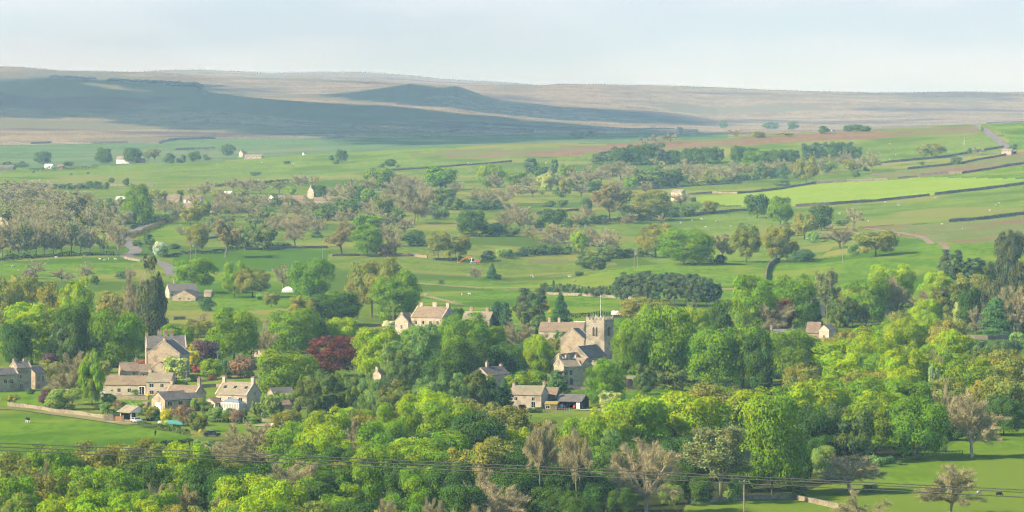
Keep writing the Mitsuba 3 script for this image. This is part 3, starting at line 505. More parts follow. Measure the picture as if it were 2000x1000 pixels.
# ---------------------------------------------------------------- the church
def church():
    o = ground(1180, 738); k = ppm(o); t = math.radians(29)
    P = Place(o, -t)          # x to the right along the lit west-facing side's right end ... local frame: lit face on y = 0 from x = -w to 0, dark face x = 0
    w = 6.1; ht = (738 - 622) / k
    key = thing('church', 'stone church with battlemented square tower, dark roofs and flagpole', 'church')
    tower = part(key, 'tower', P(MB().box(-w, 0, 0, w, -2, ht - 1.0)), 'church_stone')
    b = MB()
    for x in (-w - .12, -.75 + .12):
        for y in (-.12, w - .63): b.box(x, x + .75, y, y + .75, -2, ht * .62)
    part(tower, 'buttress', P(b), 'church_stone')
    for z in (ht * .48, ht - 1.9): part(tower, 'string_course', P(MB().box(-w - .14, .14, -.14, w + .14, z, z + .22)), 'church_stone')
    m = MB()
    m.box(-w - .06, .06, -.06, .36, ht - 1.0, ht - .45).box(-w - .06, .06, w - .36, w + .06, ht - 1.0, ht - .45).box(-w - .06, -w + .36, .36, w - .36, ht - 1.0, ht - .45).box(-.36, .06, .36, w - .36, ht - 1.0, ht - .45)
    part(tower, 'parapet', P(m), 'church_stone')
    n = 5
    for k_ in range(n):
        x = -w - .06 + (w + .12) * (k_ + .5) / n
        for yy in (-.06, w - .36): part(tower, 'merlon', P(MB().box(x - .36, x + .36, yy, yy + .42, ht - .45, ht + .25)), 'church_stone')
        if 0 < k_ < n - 1:
            y = -.06 + (w + .12) * (k_ + .5) / n
            for xx in (-w - .06, -.36): part(tower, 'merlon', P(MB().box(xx, xx + .42, y - .36, y + .36, ht - .45, ht + .25)), 'church_stone')
    for x in (-w + .15, -.15):
        for y in (.15, w - .15): part(tower, 'pinnacle', P(MB().box(x - .22, x + .22, y - .22, y + .22, ht - .4, ht + .5).tube([[x, y, ht + .5], [x, y, ht + 1.0]], [.22, .04], 4)), 'church_stone')
    for face in (0, 1):       # belfry openings: a pair of pointed lights under a hood
        z0, z1 = ht - 5.4, ht - 3.2
        fr, lv = MB(), MB()
        for s in (-.5, .5):
            arch = [(s - .36, z0), (s + .36, z0), (s + .36, z1), (s + .2, z1 + .35), (s, z1 + .6), (s - .2, z1 + .35), (s - .36, z1)]
            if face == 0: lv.prism([(a - w / 2, z) for a, z in arch], -.03, .1, 1)
            else: lv.prism([(a + w / 2, z) for a, z in arch], -.1, .03, 0)
        for a in ([-.98, -.86], [-.08, .08], [.86, .98]):
            if face == 0: fr.box(-w / 2 + a[0], -w / 2 + a[1], -.1, .1, z0 - .15, z1 + .3)
            else: fr.box(-.1, .1, w / 2 + a[0], w / 2 + a[1], z0 - .15, z1 + .3)
        hood = [(-1.1, z1 + .25), (0, z1 + 1.05), (1.1, z1 + .25), (1.1, z1 + .45), (0, z1 + 1.25), (-1.1, z1 + .45)]
        hood = [(-1.1, z1 + .2, 0, z1 + 1.0), (0, z1 + 1.0, 1.1, z1 + .2)]
        for a, za, b2, zb in hood:
            q = [(a, za), (b2, zb), (b2, zb + .2), (a, za + .2)]
            if face == 0: fr.prism([(c - w / 2, z) for c, z in q], -.12, .05, 1)
            else: fr.prism([(c + w / 2, z) for c, z in q], -.05, .12, 0)
        wk = part(tower, 'belfry_window', P(fr), 'church_stone'); part(tower, 'belfry_louvre', P(lv), 'dark_timber')
    part(key, 'flagpole', P(MB().tube([[-2.6, 2.6, ht - 1], [-2.6, 2.6, ht + 6.6]], [.09, .06], 8).ball([-2.6, 2.6, ht + 6.7], .14, 1)), 'white_paint')
    part(tower, 'tower_roof', P(MB().box(-w + .37, -.37, .37, w - .37, ht - 1.2, ht - .9)), 'roof_lead')
    def roofed(nm, y0, y1, x0, x1, he, pitch, roofm='roof_lead', cop=True):
        """A range whose ridge runs along y (from the tower towards the viewer)."""
        W = x1 - x0; ta = math.tan(math.radians(pitch)); hr = he + W / 2 * ta; xm = (x0 + x1) / 2
        wk = part(key, nm, P(MB().prism([(x0, -2), (x1, -2), (x1, he), (xm, hr), (x0, he)], y0, y1, 1)), 'church_stone')
        r = MB()
        for q in ([(x0 - .3, he - .3 * ta + .03), (xm, hr + .03), (xm, hr + .2), (x0 - .3, he - .3 * ta + .2)], [(x1 + .3, he - .3 * ta + .03), (xm, hr + .03), (xm, hr + .2), (x1 + .3, he - .3 * ta + .2)]): r.prism(q, y0 + .3, y1, 1)
        part(wk, 'roof', P(r), roofm)
        c = MB()
        for q in ([(x0 - .35, he - .35 * ta + .1), (xm, hr + .15), (xm, hr + .5), (x0 - .35, he - .35 * ta + .45)], [(x1 + .35, he - .35 * ta + .1), (xm, hr + .15), (xm, hr + .5), (x1 + .35, he - .35 * ta + .45)]): c.prism(q, y0 - .05, y0 + .3, 1)
        part(wk, 'coping', P(c), 'pale_stone')
        return wk, he, hr
    roofed('nave', -12.6, -.02, -w + .2, .9, ht * .38, 42)
    ck, he, hr = roofed('chancel', -23.5, -12.62, -w + .5, .2, ht * .32, 40)
    for x in (-4.2, -2.9, -1.6):
        wk = part(ck, 'east_light', P(MB().prism([(x - .35, 2.2), (x + .35, 2.2), (x + .35, 4.4), (x, 5.1), (x - .35, 4.4)], -23.56, -23.4, 1)), 'dark_glass')
    # battlemented south aisle and vestry on the shaded side
    ha = ht * .30
    ak = part(key, 'aisle', P(MB().box(.92, 4.3, -11.5, -3.5, -2, ha)), 'church_stone')
    part(ak, 'roof', P(MB().box(.95, 4.0, -11.2, -3.8, ha, ha + .12)), 'roof_lead')
    for y in np.linspace(-11.2, -3.9, 8): part(ak, 'merlon', P(MB().box(3.95, 4.32, y - .3, y + .3, ha, ha + .6)), 'church_stone')
    for x in (1.3, 2.3, 3.3): part(ak, 'merlon', P(MB().box(x - .3, x + .3, -11.52, -11.2, ha, ha + .6)), 'church_stone')
    for y in (-9.8, -7.5, -5.2):
        part(ak, 'window', P(MB().prism([(y - .5, 1.6), (y + .5, 1.6), (y + .5, 3.2), (y, 3.9), (y - .5, 3.2)], 4.28, 4.33, 0)), 'dark_glass')
    bt = MB()
    for y in (-23.4, -18, -13): bt.box(.2, 1.3, y, y + .8, -2, ht * .3)
    part(key, 'buttress', P(bt), 'church_stone')
    vk = part(key, 'vestry', P(MB().box(1.2, 6.4, -2.6, 3.4, -2, ht * .28)), 'church_stone')
    part(vk, 'roof', P(MB().add([[1.0, -2.9, ht * .28 + .05], [6.7, -2.9, ht * .28 + .05], [6.7, 3.7, ht * .28 + .5], [1.0, 3.7, ht * .28 + .5], [1.0, -2.9, ht * .28 + .2], [6.7, -2.9, ht * .28 + .2], [6.7, 3.7, ht * .28 + .65], [1.0, 3.7, ht * .28 + .65]], [[4, 5, 6, 7], [0, 1, 5, 4], [1, 2, 6, 5], [2, 3, 7, 6], [3, 0, 4, 7], [3, 2, 1, 0]])), 'white_paint', label='white metal roof of the vestry at the foot of the tower')
    # a slim stair turret at the far corner
    part(key, 'stair_turret', P(MB().box(.02, 1.1, w - 1.2, w + .1, -2, ht * .42).tube([[.55, w - .5, ht * .42], [.55, w - .5, ht * .42 + 1.2]], [.62, .05], 4)), 'church_stone')
church()
# ---------------------------------------------------------------- carport, gate, cars, machine
o = ground(256, 823); P = Place(o, math.radians(38)); key = thing('carport', 'open carport with white gable board beside the field driveway', 'carport')
m = MB()
for x in (0, 4.6):
    for y in (0, 5): part(key, 'post', P(MB().box(x, x + .18, y, y + .18, -.5, 2.2)), 'white_paint')
part(key, 'gable', P(MB().prism([(-.4, 2.2), (5.2, 2.2), (2.4, 3.7)], -.1, .05, 1)), 'white_paint')
part(key, 'roof', P(MB().prism([(-.6, 2.1), (2.4, 3.72), (2.4, 3.86), (-.6, 2.24)], -.3, 6, 1).prism([(5.4, 2.1), (2.4, 3.72), (2.4, 3.86), (5.4, 2.24)], -.3, 6, 1)), 'roof_stone')
part(key, 'dark_back', P(MB().box(0, 4.8, 5.2, 5.35, -.5, 2.2)), 'black_timber')  # black back added where the open carport shows only dark
o = ground(222, 823); P = Place(o, math.radians(-6)); key = thing('field_gate', 'orange-brown boarded gate between stone piers by the driveway', 'gate')
for k_ in range(7): part(key, 'board', P(MB().box(.06 + k_ * .3, .33 + k_ * .3, -.03, .02, .12, 1.25)), 'orange_wood')
part(key, 'pier', P(MB().box(-2.6, 0, -.35, .3, -.4, 1.7)), 'walling_pale'); part(key, 'pier', P(MB().box(2.2, 2.65, -.2, .25, -.4, 1.5)), 'walling_pale')
def car(label, uv, deg, mat, van=False):
    P = Place(ground(*uv), math.radians(deg)); key = thing('parked_car', label, 'car', None)
    prof = [(0, .3), (4.2, .3), (4.25, .75), (3.9, .88), (3.15, .95), (2.55, 1.42), (1.2, 1.46), (.35, 1.0), (0, .9)]
    body = MB(); v = []
    for y, s in ((0, .04), (.12, 0), (1.58, 0), (1.7, .04)): v.append([[x + (2.1 - x) * s, y, z - (z - .8) * s * 1.4] for x, z in prof])
    n = len(prof); body.add(np.array(v).reshape(-1, 3), [[r * n + k, r * n + (k + 1) % n, (r + 1) * n + (k + 1) % n, (r + 1) * n + k] for r in range(3) for k in range(n)])
    for y0 in (0, 3): body.add(np.array(v[y0]), [[0, k, k + 1] for k in range(1, n - 1)])
    part(key, 'body', P(body), mat, smooth=40)
    g = MB()
    for y in (-.012, 1.7): g.prism([(.75, .98), (2.95, .98), (2.5, 1.36), (1.25, 1.38)], y, y + .012, 1)
    g.add([[3.12, .12, .99], [3.12, 1.58, .99], [2.6, 1.5, 1.42], [2.6, .2, 1.42], [.42, .15, 1.06], [.42, 1.55, 1.06], [1.12, 1.5, 1.47], [1.12, .2, 1.47]], [[0, 1, 2, 3], [5, 4, 7, 6]])
    part(key, 'window', P(g), 'dark_glass')
    for x in (.8, 3.35):
        for y in (-.02, 1.55):
            wk = part(key, 'wheel', P(MB().tube([[x, y, .31], [x, y + .17, .31]], [.31, .31], 12)), 'rubber')
    for y in (.15, 1.3): part(key, 'headlight', P(MB().box(4.16, 4.27, y, y + .28, .62, .76)), 'pale_glass')
car('silver-grey car parked in front of the carport', (254, 825), -62, 'silver_paint')
car('pale blue-white car in front of the long low cottage', (195, 771), 6, 'pale_blue_paint')
car('white car in the small car park, leftmost there', (531, 835), 8, 'pale_blue_paint')
car('silver car nearest the viewer in the small car park', (548, 838), 14, 'silver_paint')
car('cream car behind the silver one in the small car park', (546, 830), 14, 'cream_paint')
car('dark car under trees at the back of the small car park', (555, 825), 10, 'dark_paint')
car('dark blue car beside the bush below the farm lawn', (398, 853), 10, 'dark_paint')
car('dark car tucked behind the gabled row at the left edge', (80, 756), 8, 'dark_paint')
# covered boat trailer, tank
P = Place(ground(325, 833), math.radians(-6)); key = thing('covered_trailer', 'teal sheeted trailer behind the golden conical bush', 'trailer')
part(key, 'cover', P(MB().prism([(0, .5), (1.9, .5), (1.7, 1.25), (.95, 1.5), (.2, 1.25)], 0, 4.2, 0)), 'teal_sheet'); part(key, 'chassis', P(MB().box(-.6, 4.1, .2, 1.7, .36, .5)), 'grey_metal')
for y in (.05, 1.65): part(key, 'wheel', P(MB().tube([[2.6, y, .3], [2.6, y + .2, .3]], [.3, .3], 12)), 'rubber')
key = thing('water_tank', 'small white round tank left of the golden conical bush', 'tank')
P = Place(ground(313, 831), 0); part(key, 'body', P(MB().tube([[0, 0, -.2], [0, 0, 1.0], [0, 0, 1.15]], [.62, .62, .5], 16)), 'white_paint', smooth=30); part(key, 'lid', P(MB().tube([[0, 0, 1.15], [0, 0, 1.25]], [.25, .25], 12)), 'grey_metal')
key = thing('marquee', 'white pointed marquee beside the bare tree in mid valley', 'tent')
P = Place(ground(550, 571), 0, .68); part(key, 'canopy', P(MB().add([[0, 0, 1.6], [7.5, 0, 1.6], [7.5, 6, 1.6], [0, 6, 1.6], [2.6, 3, 3.4], [4.9, 3, 3.4]], [[0, 1, 5, 4], [2, 3, 4, 5]]).add([[0, 0, 1.6], [0, 6, 1.6], [2.6, 3, 3.4], [7.5, 0, 1.6], [7.5, 6, 1.6], [4.9, 3, 3.4]], [[0, 2, 1], [3, 4, 5]])), 'white_canvas'); part(key, 'side_wall', P(MB().box(.05, 7.45, .05, 5.95, -.3, 1.6)), 'white_canvas')
def excavator():
    o = ground(934, 516); k = ppm(o); P = Place(o, math.radians(10)); key = thing('excavator', 'orange and white tracked excavator with its arm stretched left', 'excavator')
    for y in (-1.35, .75):
        tr = part(key, 'track', P(MB().prism([(-4.3, .25), (-4.0, 0), (-.6, 0), (-.3, .25), (-.3, .6), (-.6, .85), (-4.0, .85), (-4.3, .6)], y, y + .6, 1)), 'rubber')
        for x in (-3.9, -2.9, -1.8, -.7): part(tr, 'roller', P(MB().tube([[x, y - .03, .42], [x, y + .02, .42]], [.28, .28], 10)), 'cream_paint')
    part(key, 'undercarriage', P(MB().box(-3.4, -1.2, -.75, .75, .5, .95)), 'cream_paint')
    part(key, 'body', P(MB().prism([(-3.5, .95), (.5, .95), (.6, 1.5), (.45, 2.25), (-.9, 2.4), (-1.6, 1.75), (-3.5, 1.6)], -1.2, 1.2, 1)), 'orange_paint')
    part(key, 'counterweight', P(MB().prism([(.5, 1.0), (.95, 1.1), (1.0, 1.9), (.5, 2.2)], -1.15, 1.15, 1)), 'orange_paint')
    part(key, 'deck', P(MB().box(-3.9, -1.2, -1.28, 1.28, .96, 1.25)), 'cream_paint')
    cab = part(key, 'cab', P(MB().box(-3.6, -3.45, -1.25, -.1, 1.25, 2.9).box(-1.95, -1.8, -1.25, -.1, 1.25, 2.9).box(-3.6, -1.8, -1.25, -.1, 2.9, 3.1).box(-3.6, -1.8, -1.25, -.1, 1.1, 1.3)), 'cream_paint')
    part(cab, 'window', P(MB().box(-3.45, -1.95, -1.2, -.15, 1.3, 2.9)), 'dark_glass')
    def beam(pts, w0, w1, y0, y1, mat, nm):
        pts = np.array(pts, float); tn = np.gradient(pts, axis=0); tn /= np.linalg.norm(tn, axis=1, keepdims=True); n2 = np.stack([-tn[:, 1], tn[:, 0]], -1)
        wd = np.linspace(w0, w1, len(pts))[:, None] / 2; poly = np.vstack([pts + n2 * wd, (pts - n2 * wd)[::-1]])
        m = MB(); n = len(pts)
        for a in range(n - 1): m.prism([tuple(poly[a]), tuple(poly[a + 1]), tuple(poly[2 * n - 2 - a]), tuple(poly[2 * n - 1 - a])], y0, y1, 1)
        return part(key, nm, P(m), mat)
    beam([(-2.6, 1.5), (-3.4, 2.9), (-4.2, 3.75), (-5.4, 3.5), (-6.4, 3.1)], .75, .6, .15, .7, 'orange_paint', 'boom')
    beam([(-6.1, 3.4), (-7.2, 2.7), (-8.6, 1.8), (-9.2, 1.3)], .6, .45, .2, .65, 'orange_paint', 'dipper_arm')
    beam([(-4.1, 2.2), (-4.9, 3.2)], .2, .2, .0, .12, 'cream_paint', 'hydraulic_ram')
    part(key, 'bucket', P(MB().prism([(-9.0, 1.3), (-9.9, 1.2), (-10.3, .55), (-9.8, .1), (-9.3, .3), (-9.6, .7)], -.2, 1.05, 1)), 'orange_paint')
excavator()
# ---------------------------------------------------------------- animals and a walker
def animal(name, label, uv, deg, h, mats, group=None, graze=True):
    """A four-legged grazing animal, facing local +x; h: shoulder height in metres."""
    k = h / .8; P = Place(ground(*uv), math.radians(deg), k); key = thing(name, label, 'sheep' if name == 'sheep' else 'cow', group)
    b = MB().ball([0, 0, .56], [.52, .25, .27], 2, .12, 3).ball([.32, 0, .60], [.24, .22, .25], 2).ball([-.32, 0, .60], [.24, .23, .24], 2)
    b.tube([[.45, 0, .66], [.62, 0, .60 if graze else .86], [.72, 0, .42 if graze else .95]], [.17, .12, .1], 8)
    part(key, 'body', P(b), mats[0], smooth=True)
    hd = MB().ball([.80, 0, .27 if graze else .95], [.10, .085, .15] if graze else [.16, .085, .1], 2).ball([.85, 0, .15 if graze else .9], [.07, .06, .08], 1)
    for s in (-1, 1): hd.ball([.76, s * .11, .38 if graze else 1.0], [.04, .08, .03], 1)
    part(key, 'head', P(hd), mats[1], smooth=True)
    for x in (-.36, .34):
        for y in (-.13, .13):
            bend = -.05 if x < 0 else .02
            part(key, 'leg', P(MB().tube([[x, y, .46], [x + bend, y, .24], [x - bend * .4, y, .0]], [.085, .05, .045], 6)), mats[2])
    part(key, 'tail', P(MB().tube([[-.54, 0, .62], [-.6, 0, .45], [-.59, 0, .34]], [.035, .03, .03], 5)), mats[0])
    return key, P
key, P = animal('cow', 'black and white cow grazing in the left foreground field', (54, 826), -62, 1.35, ('black_hide', 'white_hide', 'white_hide'))
part(key, 'belly_patch', P(MB().ball([.1, 0, .40], [.3, .262, .14], 2)), 'white_hide', smooth=True)
SHEEP = [(1371, 430), (1378, 445), (1399, 434), (1427, 443), (1330, 438), (1352, 432), (1375, 472), (1640, 419), (1668, 411), (1729, 397), (1752, 402), (1755, 403), (1826, 388), (1933, 413), (1946, 403), (1951, 398), (1757, 461), (1738, 282), (1744, 291), (1749, 304), (1900, 282), (1716, 300), (1737, 313), (917, 577), (902, 577), (832, 578), (1123, 551), (1113, 543), (1041, 543), (1038, 541), (195, 508), (205, 510), (212, 508), (226, 509), (165, 502), (110, 505), (25, 523), (36, 530), (50, 354), (56, 354), (63, 355), (70, 355), (78, 353), (95, 357), (570, 322), (573, 322), (511, 319), (424, 322), (916, 321), (921, 321), (914, 319), (1082, 336), (1066, 320), (1055, 319), (1478, 473), (1438, 470), (1880, 449), (1840, 440), (1696, 434), (1912, 968)]
def sheep_place(u, v):
    return 'in the pasture below the lime field' if u > 1300 and v > 380 and v < 475 else 'on the upper right hillside' if u > 1600 and v < 350 else 'in the meadow above the terrace' if v > 560 else 'on the bright hump field' if 1030 < u < 1130 and v > 530 else 'in the roadside meadow at left' if u < 240 and v > 490 else 'on the far left skyline field' if u < 600 and v < 360 else 'beside the small black cow, bottom right' if v > 900 else 'on the far central pasture'
NTH = 'first second third fourth fifth sixth seventh eighth ninth tenth eleventh twelfth thirteenth fourteenth fifteenth sixteenth seventeenth eighteenth nineteenth twentieth twenty-first twenty-second twenty-third twenty-fourth twenty-fifth'.split()
flocks = {}
for q in sorted(SHEEP): flocks.setdefault(sheep_place(*q), []).append(q)
for where, ids in flocks.items():
    for r, (u, v) in enumerate(ids):
        which = '' if len(ids) == 1 else ', leftmost' if r == 0 else ', rightmost' if r == len(ids) - 1 else f', {NTH[r]} from left of {len(ids)}'
        animal('sheep', f'white sheep grazing {where}{which}', (u, v), (r * 73 + 20) % 360, 1.0, ('wool', 'sheep_face', 'wool'), f'sheep grazing {where}')
for u, v in ((139, 342), (65, 338), (172, 340), (1951, 970)):
    animal('cow', {139: 'dark cow on the far skyline field, second from right', 65: 'dark cow on the far skyline field, leftmost', 172: 'dark cow on the far skyline field, rightmost', 1951: 'small black cow at the right edge of the bottom field'}[u], (u, v), 20, 1.3 if v < 900 else .9, ('black_hide',) * 3)
def walker():
    o = ground(303.5, 852); P = Place(o, math.radians(10), .92); key = thing('person', 'person in dark clothes standing alone at the right of the cow field', 'person')
    import manifold3d as m3
    J = dict(pelvis=(0, 0, .95, .14), chest=(0, 0, 1.32, .17), neck=(0, 0, 1.5, .06), head=(0, -.02, 1.64, .105))
    def bone(a, b):
        s = [m3.Manifold.sphere(r, 16).translate((x, y, z)) for x, y, z, r in (a, b)]
        return m3.Manifold.batch_hull(s)
    bones = [bone(J['pelvis'], J['chest']), bone(J['chest'], J['neck']), bone(J['neck'], J['head'])]
    for s in (-1, 1):
        hip, kn, an, toe = (s * .09, 0, .92, .085), (s * .1, -.02, .5, .06), (s * .11, .03, .08, .045), (s * .12, -.14, .04, .035)
        sh, el, wr, hd = (s * .19, 0, 1.4, .065), (s * .25, .02, 1.14, .045), (s * .24, -.08, .92, .033), (s * .24, -.1, .84, .04)
        bones += [bone(hip, kn), bone(kn, an), bone(an, toe), bone((s * .1, 0, 1.38, .09), sh), bone(sh, el), bone(el, wr), bone(wr, hd)]
        for j in range(4): bones.append(bone((s * .235 , -.125 + .017 * j, .83, .011), (s * .232, -.135 + .018 * j, .76 + .004 * abs(j - 1.5), .009)))
        bones.append(bone((s * .22, -.13, .87, .012), (s * .21, -.16, .81, .01)))
    m = m3.Manifold.batch_boolean(bones, m3.OpType.Add).to_mesh()
    v, f = np.array(m.vert_properties[:, :3], float), np.array(m.tri_verts)
    part(key, 'body', P((v, f)), 'dark_cloth', smooth=True)
    part(key, 'face', P(MB().ball([0, -.045, 1.64], [.085, .085, .115], 2).ball([0, -.135, 1.63], [.015, .02, .025], 1)), 'skin', smooth=True)
    part(key, 'hair', P(MB().ball([0, -.005, 1.69], [.108, .108, .085], 2)), 'dark_cloth', smooth=True)
walker()
# ---------------------------------------------------------------- poles and the cables overhead
def pole(label, uv, top, arms=1, twin=0, box=False, mat='pole_wood', deg=12):
    o = ground(*uv); h = (uv[1] - top) / ppm(o); P = Place(o, math.radians(deg)); key = thing('power_pole' if arms else 'post', label, 'pole')
    xs = (0,) if not twin else (-twin / 2, twin / 2)
    for x in xs: part(key, 'shaft', P(MB().tube([[x, 0, -1], [x, 0, h]], [.16, .12], 8)), mat)
    for k in range(arms):
        ak = part(key, 'crossarm', P(MB().box(xs[0] - 1.1, xs[-1] + 1.1, -.24, -.1, h - .35 - k * .8, h - .2 - k * .8)), mat)
        for x in (xs[0] - 1, (xs[0] + xs[-1]) / 2, xs[-1] + 1): part(ak, 'insulator', P(MB().tube([[x, -.17, h - .2 - k * .8], [x, -.17, h + .1 - k * .8]], [.06, .04], 6)), 'grey_metal')
    if box: part(key, 'transformer', P(MB().box(-.5, .5, -.75, -.16, h - 2.4, h - 1.2)), 'grey_metal')
pole('slim telegraph pole behind the whitebeam right of the chimney house', (364, 753), 724)
pole('tall telegraph pole left of the brown and green bushes above the farm', (425.6, 732), 686)
pole('telegraph pole just right of the farmhouse', (505, 778), 734)
pole('telegraph pole right of the dark slate barn', (579, 800), 760)
pole('pole standing in the open field left of the bronze and green pair', (630, 518), 478)
pole('pole in front of the twin olive trees by the excavator', (894, 516), 492)
pole('twin-legged pole with grey transformer in mid valley', (1242, 524), 488, twin=1.6, box=True)
pole('T-shaped pole between bare brown tree and olive oak', (1646, 514), 483)
pole('pole left of the pale gable of the terrace', (768, 644), 596)
pole('pole by the lane right of the big conical tree', (331, 428), 405)
pole('twin-legged pole with white transformer by the olive tree', (377, 506), 473, twin=2.4, box=True)
pole('pole beside the conical cypress left of the church', (1104, 634), 600)
pole('short pole in front of the pine plantation', (1352, 600), 584)
pole('bare wooden pole below the bare trees at the bottom right', (1453, 1008), 938, arms=1)
pole('pole with transformer beside the two-headed bare tree', (1184, 1010), 960, box=True)
pole('pole at the left end of the lane by the bare wood', (240, 440), 418)
pole('pole left of the olive tree by the pines hedge', (1178, 440), 424)
pole('white-topped post on the upper right hillside', (1883, 284), 268, arms=0, mat='white_paint')
D0 = 250.0
for n, (ya, yb, lb) in enumerate(((865, 957, 'uppermost of the three overhead cables crossing the lower picture'), (872.5, 961.5, 'middle one of the three overhead cables crossing the lower picture'), (879.5, 971, 'lowest of the three overhead cables crossing the lower picture'))):
    s = np.linspace(-.6, 1.6, 60); vv = ya + (yb - ya) * s - 1.5 * (1 - (2 * s - 1) ** 2)
    pts = []
    for a, q in zip(s * 2000, vv):
        rx, rz = ray(a, q); pts.append([rx * D0, D0, ZC + rz * D0])
    key = thing('power_cable', lb, 'cable'); scene[key] = mikit.ply(MB().tube(pts, .03, 5).get(), 'cable_metal', smooth=True)
# ---------------------------------------------------------------- trees: a few grown models per kind, each placed many times
def unit(a): return a / (np.linalg.norm(a, axis=-1, keepdims=True) + 1e-12)
def leaf_tris(rng, c, n, size):
    a = unit(np.cross(n, rng.normal(size=n.shape))); b = np.cross(n, a); s = size * rng.uniform(.65, 1.35, (len(c), 1))
    v = np.stack([c + a * s * .62, c - a * s * .4 + b * s * .55, c - a * s * .4 - b * s * .55], 1).reshape(-1, 3)
    return v, np.arange(len(c) * 3).reshape(-1, 3)
def tint(rng, base, n, amt=.22, groups=None):
    c = np.asarray(base)[None] * (1 + amt * rng.uniform(-1, 1, (n, 1)))
    c = c * (1 + .10 * rng.uniform(-1, 1, (n, 3)))
    if groups is not None: c = c * groups
    return np.repeat(np.clip(c, .004, .9), 3, 0)
def radius(profile, t):
    if profile == 'round': return np.sqrt(np.clip(1 - ((t - .45) / .55) ** 2, 0, 1)) ** .75
    if profile == 'dome': return np.where(t < .42, .66 + .34 * (t / .42) ** .8, np.sqrt(np.clip(1 - ((t - .42) / .58) ** 2, 0, 1)) ** .8)
    if profile == 'cone': return np.clip(1.04 - t, 0, 1) ** .85
    if profile == 'column': return np.sin(np.clip(t * .94 + .05, 0, 1) * np.pi) ** .45
    if profile == 'spire': return np.clip(1.02 - t, 0, 1) ** .5 * (.8 + .2 * np.sin(t * 17))
    if profile == 'tall': return np.where(t < .3, .8 + .66 * t, (1 - ((t - .3) / .7) ** 2).clip(0, 1) ** .55)
    return np.sqrt(np.clip(1 - (2 * t - 1) ** 2, 0, 1))
def crown(rng, N, size, profile, zb, nl, lr, base, sparse=1.0, flat=1.0, amt=.22):
    t = rng.random(nl * 3) ** .9; ph = rng.random(nl * 3) * 2 * np.pi
    R = radius(profile, t); keep = np.argsort(-R * rng.uniform(.35, 1, nl * 3))[:nl]
    t, ph, R = t[keep], ph[keep], R[keep]
    wob = 1 + .15 * np.sin(ph * 2 + rng.uniform(0, 6)) * rng.uniform(.3, 1) + .09 * np.sin(ph * 3 + rng.uniform(0, 6)) + rng.uniform(-.14, .1, nl)
    rr = .5 * R * np.clip(1 - lr * 1.1, .3, 1) * rng.uniform(.5, 1.0, nl) ** .4 * wob
    c = np.stack([rr * np.cos(ph), rr * np.sin(ph), zb + (1 - zb - lr * .6) * t], -1)
    rl = lr * rng.uniform(.65, 1.35, nl) * (.55 + .6 * R)
    k = rng.choice(nl, N, p=(rl ** 2) / (rl ** 2).sum())
    out = unit(np.stack([c[k, 0], c[k, 1], (c[k, 2] - .5) * .8], -1) + 1e-6)
    d = unit(rng.normal(size=(N, 3)) * .85 + .5 * out + np.array([0, 0, .6]))
    p = c[k] + d * (rl[k] * rng.uniform(.5, 1.22, N))[:, None] * np.array([1.12, 1.12, .6 * flat])
    n = unit(d + .46 * rng.normal(size=(N, 3)) + [0, 0, .2])
    lob = rng.uniform(.8, 1.2, nl)[k][:, None]
    hue = 1 + (rng.uniform(-.2, .2, nl)[k][:, None]) * np.array([[1.0, .25, -.6]])
    v, f = leaf_tris(rng, p, n, size)
    return v, f, tint(rng, base, N, amt, lob * hue), c, rl
def trunk_mesh(rng, targets, zt, r0, col, nlimb=7):
    m = MB(); top = np.array([rng.normal() * .015, rng.normal() * .015, zt])
    m.tube([[0, 0, -.04], [0, 0, .03], top * .5, top, top + [0, 0, .16]], [r0 * 1.5, r0 * 1.1, r0 * .9, r0 * .75, r0 * .3], 7)
    for q in targets[:nlimb]:
        s = top * rng.uniform(.75, 1.1); mid = s + (q - s) * .5 + [0, 0, .03]
        m.tube([s, mid, q], [r0 * .45, r0 * .3, r0 * .1], 4)
    v, f = m.get()
    return v, f, np.repeat(np.array([col]), len(v), 0) * rng.uniform(.8, 1.2, (len(v), 1))
def leafy(rng, lod, profile, zb, base, r0=.02, lr=.15, sparse=1.0, flat=1.0, bark=(.10, .085, .065), nl=64, amt=.18):
    N = int({'h': 19000, 'm': 5200, 'l': 1500}[lod] * sparse); size = {'h': .0268, 'm': .049, 'l': .086}[lod]
    nl = int({'h': 1, 'm': .8, 'l': .5}[lod] * nl); lr = lr * {'h': 1, 'm': 1.08, 'l': 1.3}[lod]
    v, f, c, cen, rl = crown(rng, N, size, profile, zb, nl, lr, base, sparse, flat, amt)
    return trunk_mesh(rng, cen[np.argsort(rl)[::-1]], max(zb + .16, .22), r0, bark), (v, f, c)
